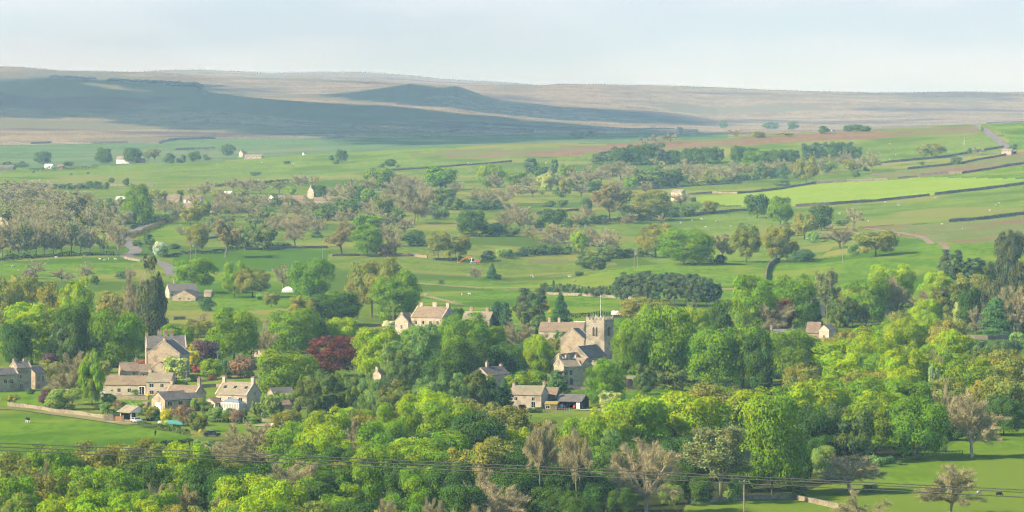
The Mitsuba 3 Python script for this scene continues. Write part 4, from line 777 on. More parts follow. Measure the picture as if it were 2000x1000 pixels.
def bare(rng, lod, base, profile='dome', zb=.22, nlimb=13, bud=None, budn=0, bark=None, r0=.024, dens=1.0):
    bark = bark or tuple(.62 * np.array(base)); m = MB(); sides = {'h': 5, 'm': 4, 'l': 3}[lod]
    top = np.array([rng.normal() * .02, rng.normal() * .02, zb + .06])
    m.tube([[0, 0, -.04], [0, 0, .03], top], [r0 * 1.5, r0, r0 * .8], sides + 1)
    starts, dirs = [], []
    for k in range({'h': nlimb, 'm': nlimb - 3, 'l': 6}[lod]):
        t = rng.uniform(.12, 1) if k else .98; ph = k * 2.4 + rng.normal() * .3; R = .44 * float(radius(profile, np.array(t))) * rng.uniform(.75, 1.02)
        e = np.array([R * math.cos(ph), R * math.sin(ph), zb + (1 - zb) * t * .93]); s = np.linspace(0, 1, 6)[:, None]
        arc = top + (e - top) * s + np.array([0, 0, .10]) * (s * (1 - s)) * 2 + rng.normal(size=(6, 3)) * .014 * (s > 0)
        m.tube(arc, np.linspace(r0 * .62, r0 * .10, 6), sides)
        for j in range({'h': 7, 'm': 5, 'l': 3}[lod]):
            a = rng.uniform(.3, .95); q = arc[0] + 0; i0 = min(int(a * 5), 4); q = arc[i0] + (arc[i0 + 1] - arc[i0]) * (a * 5 - i0)
            dv = unit(unit(arc[i0 + 1] - arc[i0]) + rng.normal(size=3) * .75 + [0, 0, .25]); ln = rng.uniform(.10, .21) * (1.2 - a * .5)
            pts = np.array([q, q + dv * ln * .5, q + (dv + rng.normal(size=3) * .15) * ln])
            m.tube(pts, [r0 * .2, r0 * .12, r0 * .05], 3)
            for b in np.linspace(.15, 1, 9): starts.append(q + (pts[2] - q) * b); dirs.append(dv)
        for b in np.linspace(.4, 1, 12):
            i0 = min(int(b * 5), 4); starts.append(arc[i0] + (arc[i0 + 1] - arc[i0]) * (b * 5 - i0)); dirs.append(unit(arc[i0 + 1] - arc[i0]))
    tv, tf = m.get(); tc = np.repeat(np.array([bark]), len(tv), 0) * rng.uniform(.85, 1.15, (len(tv), 1))
    n = int({'h': 19000, 'm': 6400, 'l': 2300}[lod] * dens); w = {'h': .0023, 'm': .0042, 'l': .010}[lod]
    S_, D_ = np.array(starts), np.array(dirs); k = rng.integers(0, len(S_), n)
    p = S_[k] + rng.normal(size=(n, 3)) * .014; out = unit(p - [0, 0, .45])
    d = unit(D_[k] * .5 + rng.normal(size=(n, 3)) * .62 + out * .5 + [0, 0, .12]); ln = rng.uniform(.04, .095, n)[:, None]
    a = unit(np.cross(d, rng.normal(size=(n, 3))))
    v = np.stack([p + a * w, p - a * w, p + d * ln], 1).reshape(-1, 3); f = np.arange(3 * n).reshape(-1, 3); c = tint(rng, base, n, .25)
    if bud:
        nb = int(n * budn); kk = rng.integers(0, n, nb)
        bv, bf = leaf_tris(rng, p[kk] + d[kk] * ln[kk] * rng.uniform(.3, 1, (nb, 1)), unit(rng.normal(size=(nb, 3)) + out[kk] * .7 + [0, 0, .4]), {'h': .026, 'm': .042, 'l': .075}[lod])
        return (tv, tf, tc), (v, f, c), (bv, bf, tint(rng, bud, nb, .25))
    return (tv, tf, tc), (v, f, c)
def needled(rng, lod, base, profile='cone', zb=.06, droop=.12, bark=(.09, .07, .05)):
    n = {'h': 7000, 'm': 2400, 'l': 700}[lod]; size = {'h': .036, 'm': .06, 'l': .105}[lod]
    nt = {'h': 60, 'm': 44, 'l': 24}[lod]; tz = zb + (1 - zb) * (np.arange(nt) + rng.random(nt)) / nt; ph = np.arange(nt) * 2.4 + rng.normal(size=nt) * .4
    R = .5 * radius(profile, (tz - zb) / (1 - zb)) * rng.uniform(.7, 1.1, nt) + .02
    k = rng.choice(nt, n, p=(R + .05) / (R + .05).sum()); s = rng.random(n) ** .55; a = ph[k] + rng.normal(size=n) * .42
    p = np.stack([R[k] * s * np.cos(a), R[k] * s * np.sin(a), tz[k] - droop * R[k] * s * 1.6 + rng.normal(size=n) * .014], -1)
    nn = unit(np.stack([np.cos(a), np.sin(a), 0 * a + 1.0], -1) + .7 * rng.normal(size=(n, 3)))
    v, f = leaf_tris(rng, p, nn, size)
    m = MB().tube([[0, 0, -.03], [0, 0, .5], [0, 0, .97]], [.022, .014, .003], 6); tv, tf = m.get()
    return (tv, tf, np.repeat(np.array([bark]), len(tv), 0)), (v, f, tint(rng, base, n, .25))
# kind: (name, category, words for the label, builder)
G = 1.0
KIND = {
 's': ('broadleaf_tree', 'tree', 'rich green leafy tree', lambda r, l: leafy(r, l, 'round', .08, (.088, .158, .008), lr=.15)),
 'S': ('broadleaf_tree', 'tree', 'conical rich green tree', lambda r, l: leafy(r, l, 'cone', .04, (.075, .15, .009), lr=.15, nl=80)),
 'l': ('beech_tree', 'tree', 'bright yellow-green tree', lambda r, l: leafy(r, l, 'dome', .08, (.145, .225, .006), lr=.13)),
 'L': ('beech_tree', 'tree', 'tall lime-green tree', lambda r, l: leafy(r, l, 'column', .05, (.11, .205, .012), lr=.12)),
 'g': ('broadleaf_tree', 'tree', 'fresh mid-green tree', lambda r, l: leafy(r, l, 'dome', .08, (.11, .182, .009), lr=.14)),
 'd': ('broadleaf_tree', 'tree', 'dark green dense tree', lambda r, l: leafy(r, l, 'round', .08, (.040, .085, .013), lr=.15)),  # dark leaf colour also stands in for deep shade in the lower wood
 'o': ('oak_tree', 'tree', 'olive-green young-leaved tree', lambda r, l: leafy(r, l, 'dome', .13, (.13, .15, .025), lr=.125, sparse=.8)),
 'y': ('oak_tree', 'tree', 'bronze-green opening-leaf tree', lambda r, l: leafy(r, l, 'round', .2, (.15, .155, .03), lr=.115, sparse=.62)),
 'r': ('broadleaf_tree', 'tree', 'dark copper-red tree', lambda r, l: leafy(r, l, 'round', .06, (.092, .029, .02), lr=.12, nl=90)),
 'p': ('broadleaf_tree', 'tree', 'dull purple-leaved tree', lambda r, l: leafy(r, l, 'round', .08, (.07, .045, .05), lr=.14, sparse=.8)),
 'G': ('ornamental_tree', 'tree', 'golden-yellow garden tree', lambda r, l: leafy(r, l, 'tall', .04, (.33, .29, .012), lr=.12)),
 'w': ('broadleaf_tree', 'tree', 'pale whitish-green tree', lambda r, l: leafy(r, l, 'round', .10, (.21, .255, .075), lr=.13)),
 'f': ('birch_tree', 'tree', 'feathery grey-green tree', lambda r, l: leafy(r, l, 'tall', .06, (.10, .165, .036), lr=.11, sparse=.85)),
 'e': ('birch_tree', 'tree', 'dusky olive fine-leaved tree', lambda r, l: leafy(r, l, 'tall', .05, (.074, .108, .022), lr=.10, sparse=.9)),
 'b': ('bare_tree', 'tree', 'leafless grey-brown tree', lambda r, l: bare(r, l, (.305, .285, .15), 'round', zb=.18, nlimb=17)),
 'T': ('bare_tree', 'tree', 'leafless tall-stemmed tree', lambda r, l: bare(r, l, (.305, .285, .15), 'round', zb=.42, nlimb=12, r0=.016)),
 't': ('bare_tree', 'tree', 'leafless pale tan tree', lambda r, l: bare(r, l, (.34, .31, .17), 'dome', zb=.16, nlimb=17, bark=(.34, .31, .24), dens=.8)),
 'B': ('bare_tree', 'tree', 'half-bare green-budding tree', lambda r, l: bare(r, l, (.26, .255, .125), 'dome', bud=(.15, .19, .055), budn=.35)),
 'k': ('bare_tree', 'tree', 'half-bare bronze-budding tree', lambda r, l: bare(r, l, (.25, .235, .135), 'round', bud=(.18, .168, .055), budn=.4)),
 'c': ('conifer_tree', 'tree', 'dark pointed conifer', lambda r, l: needled(r, l, (.032, .085, .024))),
 'C': ('conifer_tree', 'tree', 'green bushy conifer', lambda r, l: needled(r, l, (.055, .12, .03), 'tall')),
 'n': ('pine_tree', 'tree', 'blue-green pine', lambda r, l: leafy(r, l, 'round', .14, (.052, .084, .036), lr=.11, flat=.6, r0=.018, sparse=.9)),
 'q': ('conifer_tree', 'tree', 'narrow dark cypress', lambda r, l: needled(r, l, (.03, .075, .03), 'column', .02, .02)),
 'i': ('ivy_clad_tree', 'tree', 'tall dark ivy-clad tree', lambda r, l: leafy(r, l, 'spire', .0, (.058, .078, .03), lr=.13, nl=80, amt=.35)),
 'u': ('shrub', 'shrub', 'dark green bush', lambda r, l: leafy(r, l, 'dome', .0, (.05, .10, .03), lr=.2, nl=24)),
 'v': ('shrub', 'shrub', 'light green bush', lambda r, l: leafy(r, l, 'dome', .0, (.115, .19, .04), lr=.2, nl=24)),
 'a': ('shrub', 'shrub', 'brownish bush', lambda r, l: leafy(r, l, 'dome', .0, (.15, .105, .06), lr=.17, nl=30, sparse=.8)),
 'x': ('shrub', 'shrub', 'purple-leaved shrub', lambda r, l: leafy(r, l, 'dome', .0, (.085, .04, .05), lr=.18, nl=26)),
 'R': ('shrub', 'shrub', 'red-leaved shrub', lambda r, l: leafy(r, l, 'dome', .0, (.24, .05, .045), lr=.18, nl=26)),
 'h': ('hawthorn_bush', 'shrub', 'creamy blossoming hawthorn', lambda r, l: leafy(r, l, 'dome', .02, (.30, .33, .20), lr=.17, nl=28)),
 'Y': ('gorse_bush', 'shrub', 'yellow flowering bush', lambda r, l: leafy(r, l, 'dome', .0, (.40, .31, .015), lr=.2, nl=22)),
}
TREES = '''
# far left fields
u 18 326 11 20|u 34 327 9 16|u 8 328 12 14|d 84 321 27 33|u 47 327 12 18|u 132 325 11 24|d 203 322 33 30|d 258 319 32 32|B 300 319 30 30|u 331 319 20 22|u 353 318 15 18|d 380 315 20 24|u 404 313 12 15|d 445 304 24 26|B 290 317 24 22
u 498 343 8 22|u 648 313 10 14|d 667 318 26 22|u 655 320 9 14|u 85 368 9 20|u 103 369 11 20|u 121 370 11 20|u 140 370 12 20|u 157 370 13 20|d 175 370 17 16|d 191 370 17 20|u 206 369 14 16|u 218 357 10 12|d 246 364 17 13|u 560 320 6 14
# far village woods
b 12 372 22 40|b 40 376 26 40|b 70 380 26 40|b 30 395 34 42|b 62 398 36 42|b 95 402 38 40|b 12 405 36 40|b 118 400 34 36|k 145 440 69 70|e 205 432 46 40|b 186 425 40 36|b 228 430 42 36|S 268 437 78 58|o 310 405 34 34|b 320 425 42 40|b 345 428 38 36|d 352 386 15 12|b 378 386 22 26|b 400 386 26 30|o 393 428 40 36|b 430 425 42 50|b 455 374 28 40|b 482 378 30 44|b 508 380 28 40|b 440 402 28 36|b 470 405 30 40|b 500 410 32 40|b 520 412 30 36|B 545 380 26 30|g 569 383 20 20|b 585 372 34 36|b 612 366 24 34|d 627 388 26 26|b 655 392 34 40|b 640 405 24 30|b 680 396 36 36|b 690 370 24 34|u 312 434 16 40|u 335 428 14 30|u 350 424 13 26
B 16 452 50 40|b 38 456 54 40|b 60 454 56 42|b 82 458 56 40|b 104 452 52 40|b 128 446 48 36|b 176 452 48 40|b 205 460 46 40
b 4 503 66 38|b 20 503 70 36|b 36 502 64 36|B 52 502 70 38|b 70 502 66 36|b 86 501 70 36|b 104 500 64 36|b 122 500 62 34|B 140 499 66 36|b 158 498 56 34|b 176 498 48 30|t 230 498 66 52|u 188 477 22 14|B 202 498 42 22|u 60 504 12 40|u 20 506 12 30
u 290 478 21 27|u 268 481 11 20|h 313 502 30 28|u 320 503 18 18|u 342 486 11 28|u 297 491 14 18|o 372 441 40 42|o 390 432 30 30|b 354 466 28 24|o 385 495 60 38|k 440 503 76 72|e 482 486 46 40|e 512 488 50 46|b 525 470 48 36|b 540 460 40 36|B 500 450 40 40|u 555 436 16 30|e 600 440 26 44|u 570 440 16 30|b 560 425 30 40|b 585 430 30 40|e 640 432 34 34|b 610 420 30 40|e 680 425 34 40|d 700 392 30 34|g 718 394 26 26|e 745 422 44 44|e 672 420 34 40|d 707 412 24 24|b 690 440 34 40
t 577 484 63 52|b 620 463 43 38|u 617 464 11 28|k 668 498 63 62|s 718 501 60 58|s 718 458 40 56|b 757 482 46 48|b 772 498 50 44|a 755 501 27 36|b 808 437 68 70|b 800 402 58 60|b 770 395 52 46|b 830 405 44 44|u 808 480 30 46|o 856 508 56 44|o 889 507 50 54|d 922 462 54 52|u 962 461 26 44|u 990 459 20 30|u 858 428 20 36|u 952 508 20 36|v 985 504 20 32|c 961 546 31 24|u 974 546 9 12|b 930 549 28 28|u 862 556 10 12|b 815 430 44 50
s 740 372 46 56|s 861 372 48 62|d 872 396 28 34|e 862 405 34 36|e 885 410 26 40|b 890 385 30 36|d 762 325 15 22|u 745 327 8 14|u 776 327 5 10|b 720 378 34 36
# centre far woods
g 958 366 46 50|b 966 370 34 34|s 1005 360 26 46|n 1037 345 36 24|d 1058 350 26 28|n 1083 344 33 14|g 1105 346 26 28|w 1067 372 36 34|b 1076 372 42 28|b 1153 366 42 66|b 1120 362 34 34|t 985 406 44 56|b 950 408 40 46|u 915 408 24 40|u 940 410 20 40|u 975 408 18 30|o 1105 385 36 26|u 1087 380 14 14|u 1095 385 12 20|v 1057 380 10 14|u 1130 372 20 34|u 1150 376 22 36|u 1165 372 20 26|u 1070 404 12 26|u 1098 405 14 20|u 1148 412 26 24|n 1185 320 26 30|n 1165 320 20 26|d 1212 323 38 34|d 1238 322 38 34|d 1262 322 42 30|n 1282 322 40 32|d 1300 320 26 28|d 1318 320 26 24|d 1345 320 32 28|d 1365 320 32 28|d 1388 320 32 30|n 1405 319 28 20|k 1212 358 42 46|b 1190 358 40 34|b 1232 366 44 40|g 1232 369 26 26|d 1250 366 34 24|b 1282 335 24 36|e 1285 366 42 66|d 1320 363 34 26|b 1345 352 44 42|b 1362 362 34 34|e 1310 364 30 26|u 1345 360 18 26|b 1395 345 22 30|o 1385 357 24 26|u 1393 360 12 16|b 1420 355 30 36|b 1436 352 38 36|d 1440 322 38 28|n 1448 318 32 18|d 1470 320 32 28|d 1495 320 26 30|d 1520 322 30 30|s 1468 342 46 34|d 1545 320 26 34|n 1580 320 38 30|n 1605 318 40 30|d 1630 318 40 28|n 1652 316 38 26|n 1672 315 30 24|b 1482 346 32 30|e 1488 350 36 28|b 1526 345 34 38|u 1530 350 26 26|o 1575 358 56 46|b 1600 342 36 34|b 1648 332 38 34|g 1622 336 22 22|o 1662 335 24 36|b 1702 336 42 40|u 1692 334 8 12|u 1615 338 20 26|u 1525 363 12 34|u 1448 353 14 40|u 1510 348 20 24|u 1672 346 12 14|d 1560 352 28 20
k 1190 434 70 78|o 1270 431 58 72|u 1225 431 26 34|u 1250 430 22 30|u 1290 428 22 40|u 1320 424 22 40|u 1345 422 22 34|b 1330 405 26 40|o 1386 418 26 32|u 1175 436 16 30|t 1012 456 56 62|b 988 455 44 38|b 1030 450 44 40|u 1050 450 20 30|d 1083 442 34 50|u 1108 445 18 30|b 1125 442 30 24|u 1140 440 16 30|u 1162 438 18 30
t 1082 492 57 66|l 1131 496 44 30|t 1172 496 50 62|b 1200 490 40 40|u 1020 500 18 30|u 1040 498 18 30|u 1062 497 20 30|u 1084 496 18 30|u 1105 497 16 24|e 1160 528 42 56|u 1145 524 30 34|u 1130 540 10 18|u 1195 503 26 28|u 1216 503 18 26|u 1232 502 18 26|u 1255 502 20 24|o 1280 504 66 70|s 1336 517 68 100|u 1403 515 17 36|k 1411 512 54 48|o 1457 513 70 54|o 1517 513 74 54|o 1537 510 44 42|u 1571 512 26 46|u 1552 512 22 24|d 1479 426 45 46|s 1524 439 54 48|d 1604 451 50 46|o 1571 468 56 50|v 1587 474 24 28|b 1641 486 48 82|o 1710 501 50 80|t 1668 446 44 36|u 1645 441 12 30|v 1665 500 24 24|e 1455 470 34 34|e 1540 462 30 30|u 1225 545 5 10
o 1819 310 30 52|u 1893 301 13 8|b 1908 303 18 22|u 1868 321 14 24|u 1977 292 11 18|v 1917 257 14 10|d 1610 261 15 22|d 1658 257 13 22|d 1674 257 15 22|d 1690 257 11 20|d 1413 251 17 14|d 1507 252 15 30|d 1549 255 18 20|b 1437 271 19 30|o 1480 270 15 32|o 1535 267 9 30|b 1280 280 16 40|b 1310 280 18 40|b 1255 282 14 30|d 1130 270 14 30|d 1155 270 15 24|u 1800 322 6 12
# mid valley
g 458 581 68 50|o 493 582 58 62|g 378 573 68 72|i 294 660 156 56|i 306 660 128 40|b 265 655 130 52|y 235 645 80 76|s 606 585 80 82|g 648 602 34 40|d 648 637 64 100|o 592 640 62 54|y 726 620 105 88|o 745 610 108 80|g 772 624 92 90|b 552 567 52 44|o 530 600 30 30|v 520 585 14 40|u 403 608 28 32|g 440 625 26 30|b 390 650 40 46|a 60 545 18 30|b 70 540 34 40|b 120 552 28 46|b 170 548 40 34|d 184 556 18 18|u 240 545 16 30|b 255 550 30 24
# upper left wood
y 16 660 120 66|o 52 655 112 76|o 105 668 114 66|l 150 675 130 62|l 62 712 124 108|d 142 716 120 66|e 122 718 90 56|d 30 720 90 60|s 222 716 108 108|g 262 700 70 50|g 345 690 60 60|o 385 672 46 60|e 175 700 80 50|p 96 728 40 34|o 98 747 42 46|b 140 792 108 80|L 180 794 108 46|v 126 801 43 64|x 93 797 35 30|R 280 722 20 34|G 373 722 40 36|Y 371 684 12 14|w 345 745 50 48|p 400 718 56 52|s 457 708 108 102|b 515 700 80 50|g 412 741 42 40|a 470 738 44 54|u 485 735 40 34|u 445 738 36 26|R 383 728 14 16|R 412 742 10 12|l 422 712 30 22
s 562 774 98 106|r 652 735 84 106|l 668 690 72 66|l 737 738 98 88|g 575 694 92 96|o 545 690 70 50|d 610 690 70 60|e 690 720 60 40|h 760 646 20 22|d 893 628 28 24
# gardens near the farm
G 325 831 34 21|a 358 832 42 40|e 386 843 42 36|v 414 824 30 36|Y 439 824 14 17|a 463 827 29 27|c 431 808 18 14|u 452 815 18 24|v 492 827 13 22|c 308 823 28 16|v 385 803 26 26|o 293 822 30 34|f 530 820 56 42|v 397 802 22 20|u 225 812 10 20|v 318 834 8 26|u 345 768 18 20|v 245 770 14 14|v 262 772 12 16|u 222 772 14 18|v 215 790 22 30|u 240 806 14 30|u 200 800 14 30|a 232 798 16 24|v 262 796 12 30|v 270 800 14 24|Y 288 775 6 10|u 350 792 14 20|Y 391 848 10 7|u 505 826 9 14|v 555 800 34 40|u 475 815 16 16|v 205 806 20 20|v 388 872 14 18|v 402 878 18 26|B 440 905 54 92|b 492 930 104 110|e 505 800 12 12
# wood in front of the terrace
f 775 745 78 60|f 825 750 112 80|g 812 690 50 60|g 868 700 70 66|s 910 705 92 80|g 880 740 84 70|d 922 745 86 80|g 962 700 60 46|d 870 775 84 80|e 790 760 74 66|e 620 810 86 60|e 600 820 82 50|e 650 815 90 60|e 690 815 84 56|f 730 818 90 56|e 768 820 80 54|f 830 820 88 50|f 880 818 90 54|d 905 800 66 50|e 925 808 84 50|c 960 806 70 50|c 985 806 66 48|d 1000 742 72 90|b 1010 695 64 66|q 970 646 58 30|q 988 648 56 24|n 1038 648 84 62|c 1095 634 64 38|Y 1066 602 14 14|Y 1073 612 9 8|e 1040 650 50 40|e 1052 655 40 36|l 1050 745 94 52|d 1062 745 70 40|s 1035 768 46 60|g 1010 772 40 50|C 1088 776 56 44|p 1090 774 50 30|v 1078 668 28 30|f 1095 672 30 30|s 1186 792 88 76|w 1193 804 42 44|x 1020 806 16 18|u 1052 806 11 16|o 1080 690 30 34
# right of the church
s 1228 755 110 56|g 1242 750 128 82|g 1296 752 148 104|g 1270 690 92 60|o 1265 640 58 100|o 1318 690 80 66|g 1335 745 110 70|e 1310 765 50 60|l 1357 690 90 54|d 1408 680 92 46|s 1400 757 124 112|s 1452 757 118 82|d 1483 762 120 56|g 1470 660 118 86|s 1552 650 108 88|r 1523 654 72 46|b 1500 662 66 88|c 1508 740 92 34|s 1547 745 102 78|c 1597 648 50 26|c 1578 645 40 24|B 1615 632 100 58|u 1650 690 30 40|v 1640 700 28 30|e 1260 770 60 40|u 1405 764 16 30
# pine plantation
n 1215 594 56 32|n 1233 596 62 34|n 1254 597 63 34|n 1275 598 64 36|n 1297 598 64 36|n 1318 599 66 36|n 1340 599 64 36|n 1361 600 58 36|n 1380 600 56 34|n 1395 598 46 30|n 1226 588 58 32|n 1265 589 58 32|n 1308 590 60 32|n 1350 590 56 32
n 1062 573 20 14|n 1071 574 20 14|c 1081 574 25 13|n 1090 575 22 14|n 1099 576 20 14|c 1108 576 22 13|n 1117 577 23 15|n 1127 577 22 15|c 1137 578 20 13|n 1146 579 20 15|n 1156 580 20 15|n 1166 580 20 15|n 1177 581 23 16|n 1188 581 24 16|n 1199 582 22 16
# upper right wood
g 1693 636 98 86|o 1665 636 78 56|b 1750 634 98 56|l 1742 600 80 80|l 1830 610 82 60|d 1893 652 92 40|n 1858 560 70 46|n 1905 560 58 44|d 1925 560 52 40|i 1970 560 110 60|i 1985 650 140 54|i 1940 640 124 60|y 1900 620 84 60|C 1946 660 84 58|b 1978 660 100 60|e 1850 630 76 60|l 1808 650 64 52|b 1795 625 60 44|g 1815 640 50 44|e 1770 640 46 40|w 1880 645 60 40|e 1640 640 60 46|o 1620 665 34 30|b 1905 656 60 30
# big wood, back rows
l 1615 745 82 96|l 1720 735 92 90|Y 1808 690 40 30|l 1808 700 84 60|l 1860 735 92 80|l 1772 710 86 50|o 1850 715 92 54|o 1662 720 80 50|o 1572 795 82 84|l 1652 790 100 64|g 1717 790 104 56|l 1765 795 114 72|b 1828 790 104 48|w 1826 815 100 30|s 1892 805 116 84|o 1950 800 114 80|o 1982 835 124 70|l 1592 880 130 112|g 1668 850 120 64|l 1750 830 116 90|s 1707 892 126 70|s 1790 897 122 84|g 1765 850 110 60|d 1578 905 110 60|b 1842 835 94 46|e 1925 760 84 50|u 1976 705 42 44|v 1985 672 24 28|e 1655 905 118 68|s 1508 968 202 128|g 1540 840 88 70|e 1960 720 40 46|u 1940 690 24 40|u 1910 685 22 30|o 1900 850 60 60|o 1690 830 110 66|o 1790 780 96 60|l 1690 760 100 60
t 1898 894 134 110|v 1835 882 31 30|t 1660 962 78 130|v 1606 930 58 48|v 1713 912 24 30|b 1855 1008 104 116|b 1683 1040 82 106|u 1700 960 14 30|u 1760 908 8 24|v 1735 906 16 20
# middle of the bottom
l 1242 910 136 72|l 1290 890 126 60|l 1360 900 136 80|o 1400 870 120 66|B 1425 880 100 50|l 1480 880 116 64|d 1300 900 90 60|g 1145 930 114 62|l 1187 920 116 46|f 1192 950 112 42|d 1215 960 100 60|T 1057 1005 186 76|T 1127 1010 170 74|t 1262 1004 150 138|B 1408 981 154 138|d 1330 975 80 60|v 1340 975 46 40|d 1040 960 100 70|e 1020 900 70 40|d 1100 975 110 70|v 1165 980 60 40|d 1210 990 70 50|g 1405 800 46 66|u 1445 800 26 40|g 1440 840 60 40|d 1490 930 70 40
# lower wood, centre
l 642 905 106 88|g 552 930 96 54|l 632 945 118 104|b 700 915 102 50|s 745 930 112 62|o 720 900 94 54|g 772 905 118 70|l 832 880 116 72|l 850 890 118 60|s 872 910 122 56|b 826 900 96 52|y 925 890 118 84|o 985 905 118 64|o 960 890 90 50|l 810 955 102 50|d 925 935 126 70|g 862 955 114 54|o 930 985 122 64|g 735 975 106 66|g 698 1010 102 60|d 790 990 100 70|g 825 1010 102 50|s 792 1055 94 52|b 745 1060 84 56|b 845 1060 84 48|t 938 1020 112 84|t 985 1035 92 92|d 880 1010 110 60|d 780 940 80 60|d 680 960 90 50|d 590 960 90 60|s 600 985 110 60|o 770 880 84 60|o 660 970 70 50|e 975 985 100 60|d 905 1040 100 60
l 1003 930 90 54|o 975 960 110 50
# bottom left
o 20 1000 120 68|g 100 990 120 78|k 100 1015 114 70|o 205 985 124 92|o 275 985 122 86|d 295 1010 118 70|l 362 990 120 54|d 405 1020 112 58|d 450 1030 116 62|o 88 1030 118 86|g 150 1030 122 80|g 218 1035 120 84|g 22 1055 122 62|l 120 1080 112 92|b 307 1060 116 62|k 357 1060 116 62|l 480 1045 122 80|l 540 1055 122 110|b 555 1025 124 130|b 440 960 100 80|g 350 1010 90 60|e 170 970 80 50|g 245 1060 100 70|l 510 1080 110 80|d 610 1050 110 70|g 660 1070 100 70|k 420 1080 112 70|d 505 1000 90 60|d 250 1000 90 60|g 60 1080 110 70|d 560 980 90 50|o 330 960 60 60
l 200 1098 128 120|l 268 1098 124 120
# filling
v 300 772 12 14|u 312 776 10 14|v 350 775 12 16|d 300 745 22 20|g 355 770 26 26|v 270 812 12 14|e 405 812 26 24|v 445 812 12 20|f 500 815 30 22|g 520 770 36 34|u 512 792 18 18|o 25 790 20 26|u 60 770 12 20|e 100 775 26 26|d 90 742 30 26|o 200 742 40 34|d 205 728 30 26|u 380 745 14 20|o 950 770 40 36|d 932 775 44 34|u 1000 802 14 20|v 1040 806 10 18|e 800 668 30 30|g 850 672 34 40|o 900 660 34 36|g 930 665 40 44|e 1060 690 30 30|w 1100 668 24 24|o 430 392 22 26|e 470 395 22 30|d 540 404 18 26|e 575 408 20 30|b 560 402 26 30|b 600 408 26 30|e 290 410 30 28|b 380 405 28 30|e 245 410 30 28|B 1300 392 20 24|v 1350 394 10 18
o 1530 700 44 50|e 1575 700 40 44|o 1640 705 44 50|e 1500 690 46 40|g 1570 690 36 36|v 1600 690 28 36|e 1560 720 60 44
b 10 392 30 40|b 50 398 34 44|b 88 390 30 40|b 25 420 40 44|b 60 424 42 44|b 100 424 42 42|b 130 420 38 40|B 150 424 40 40|b 168 408 36 36|b 8 440 44 40|b 48 442 46 42|b 94 440 46 42|b 118 432 44 38|B 190 440 44 36|e 170 445 36 34|b 210 440 44 36|b 244 444 34 30|b 28 478 56 42|b 52 482 58 40|b 78 478 56 40|B 104 482 54 40|b 126 476 50 36|b 150 470 46 34|b 12 482 56 40|b 180 486 44 34|k 214 470 44 36|u 30 440 14 30|u 110 446 14 30|u 160 456 14 26|d 195 446 26 26
b 410 372 20 34|b 435 400 30 36|b 462 426 34 40|b 485 424 30 36|b 505 440 34 38|e 530 440 26 30|b 555 448 30 34|b 575 452 34 38|b 600 446 30 34|u 640 410 14 30|b 660 410 28 36|b 665 440 32 36|e 620 440 24 30|b 730 440 40 44|b 748 452 40 44|e 770 440 34 40|b 790 460 40 40|b 722 420 34 40|b 760 410 34 40|b 790 372 34 44|b 815 375 30 40|b 775 365 30 40|b 845 396 30 40|e 840 420 26 40|u 905 440 12 30|B 415 450 30 34|b 402 470 34 30|B 440 445 34 34|u 530 460 12 30|u 548 484 12 40|u 650 470 12 30
b 930 395 30 36|b 1010 385 28 36|b 1040 385 28 34|b 1030 372 26 34|b 1100 372 30 30|b 1135 385 30 34|b 1175 360 34 36|b 1205 380 30 34|e 1220 395 24 34|b 1260 380 26 30|u 1260 368 14 24|b 1300 350 26 34|b 1330 345 28 34|b 1375 345 28 32|b 1405 348 28 32|b 1455 345 28 32|b 1505 345 30 32|b 1550 345 30 30|b 1625 332 30 30|b 1680 335 28 28|u 1420 357 10 24|u 1475 352 12 24|b 1145 435 34 36|b 1225 445 30 34|b 1290 440 24 30|u 1380 418 10 24|e 1195 505 24 30|b 1110 480 40 44|b 1150 480 40 44|b 1040 470 30 36|u 1000 462 18 30
d 1020 1000 90 66|d 1060 960 80 60|d 1085 990 90 60|d 1150 1000 80 60|d 1170 1010 70 56|d 1190 950 80 56|d 1230 940 76 56|d 1215 1015 60 50|d 1250 960 70 60|d 1290 960 74 60|v 1310 985 40 44|d 1320 940 84 60|d 1350 940 70 56|d 1370 985 60 50|d 1390 935 80 60|v 1430 978 44 46|d 1460 960 80 60|g 1465 900 90 60|d 1440 910 70 56|o 1110 940 96 60|e 1080 925 92 56|g 1170 955 84 50|d 1000 975 90 60|o 1045 900 84 54|d 1075 1030 80 60|d 1125 1040 80 60|u 1360 988 14 30|u 1560 966 20 40|d 1560 945 70 50|d 1600 910 60 50|e 1625 890 70 56
o 560 860 60 54|g 590 900 80 66|d 640 880 70 60|l 690 860 66 60|g 700 880 80 60|d 810 920 80 60|l 870 855 76 60|g 900 860 74 60|o 940 850 64 56|d 965 905 76 54|g 1000 900 70 50|d 850 990 90 60|g 910 1010 96 60|g 955 960 90 56|d 1000 1010 96 60|d 640 1010 100 66|g 580 1030 100 66|o 610 1010 90 60|e 400 960 80 60|o 440 985 90 60|d 470 975 70 50|B 470 915 44 60|b 520 910 60 60|B 415 905 36 60|o 30 960 70 60|g 60 985 80 60|o 130 965 80 60|e 250 965 74 60|g 300 960 60 50|d 350 965 70 50|o 375 1010 90 56|o 20 1080 120 70|g 300 1080 120 70|o 350 1090 110 70|l 410 1095 100 70|g 460 1095 110 70|d 560 1095 110 70|o 610 1090 110 70|d 700 1080 100 70|o 760 1090 90 60|d 820 1090 90 60|b 890 1085 90 66|b 945 1090 100 70
g 1580 740 70 50|o 1640 740 84 60|l 1685 710 70 56|o 1750 700 64 50|g 1830 760 84 60|l 1810 790 90 60|o 1850 820 80 60|d 1870 860 70 54|o 1930 830 90 60|d 1960 850 80 60|g 1610 830 90 60|l 1630 860 90 60|l 1720 860 100 66|o 1640 700 40 40|e 1880 700 40 40|e 1860 670 40 50|o 1760 660 50 44|g 1720 690 60 50|e 1690 670 40 44
o 1622 692 34 36
'''
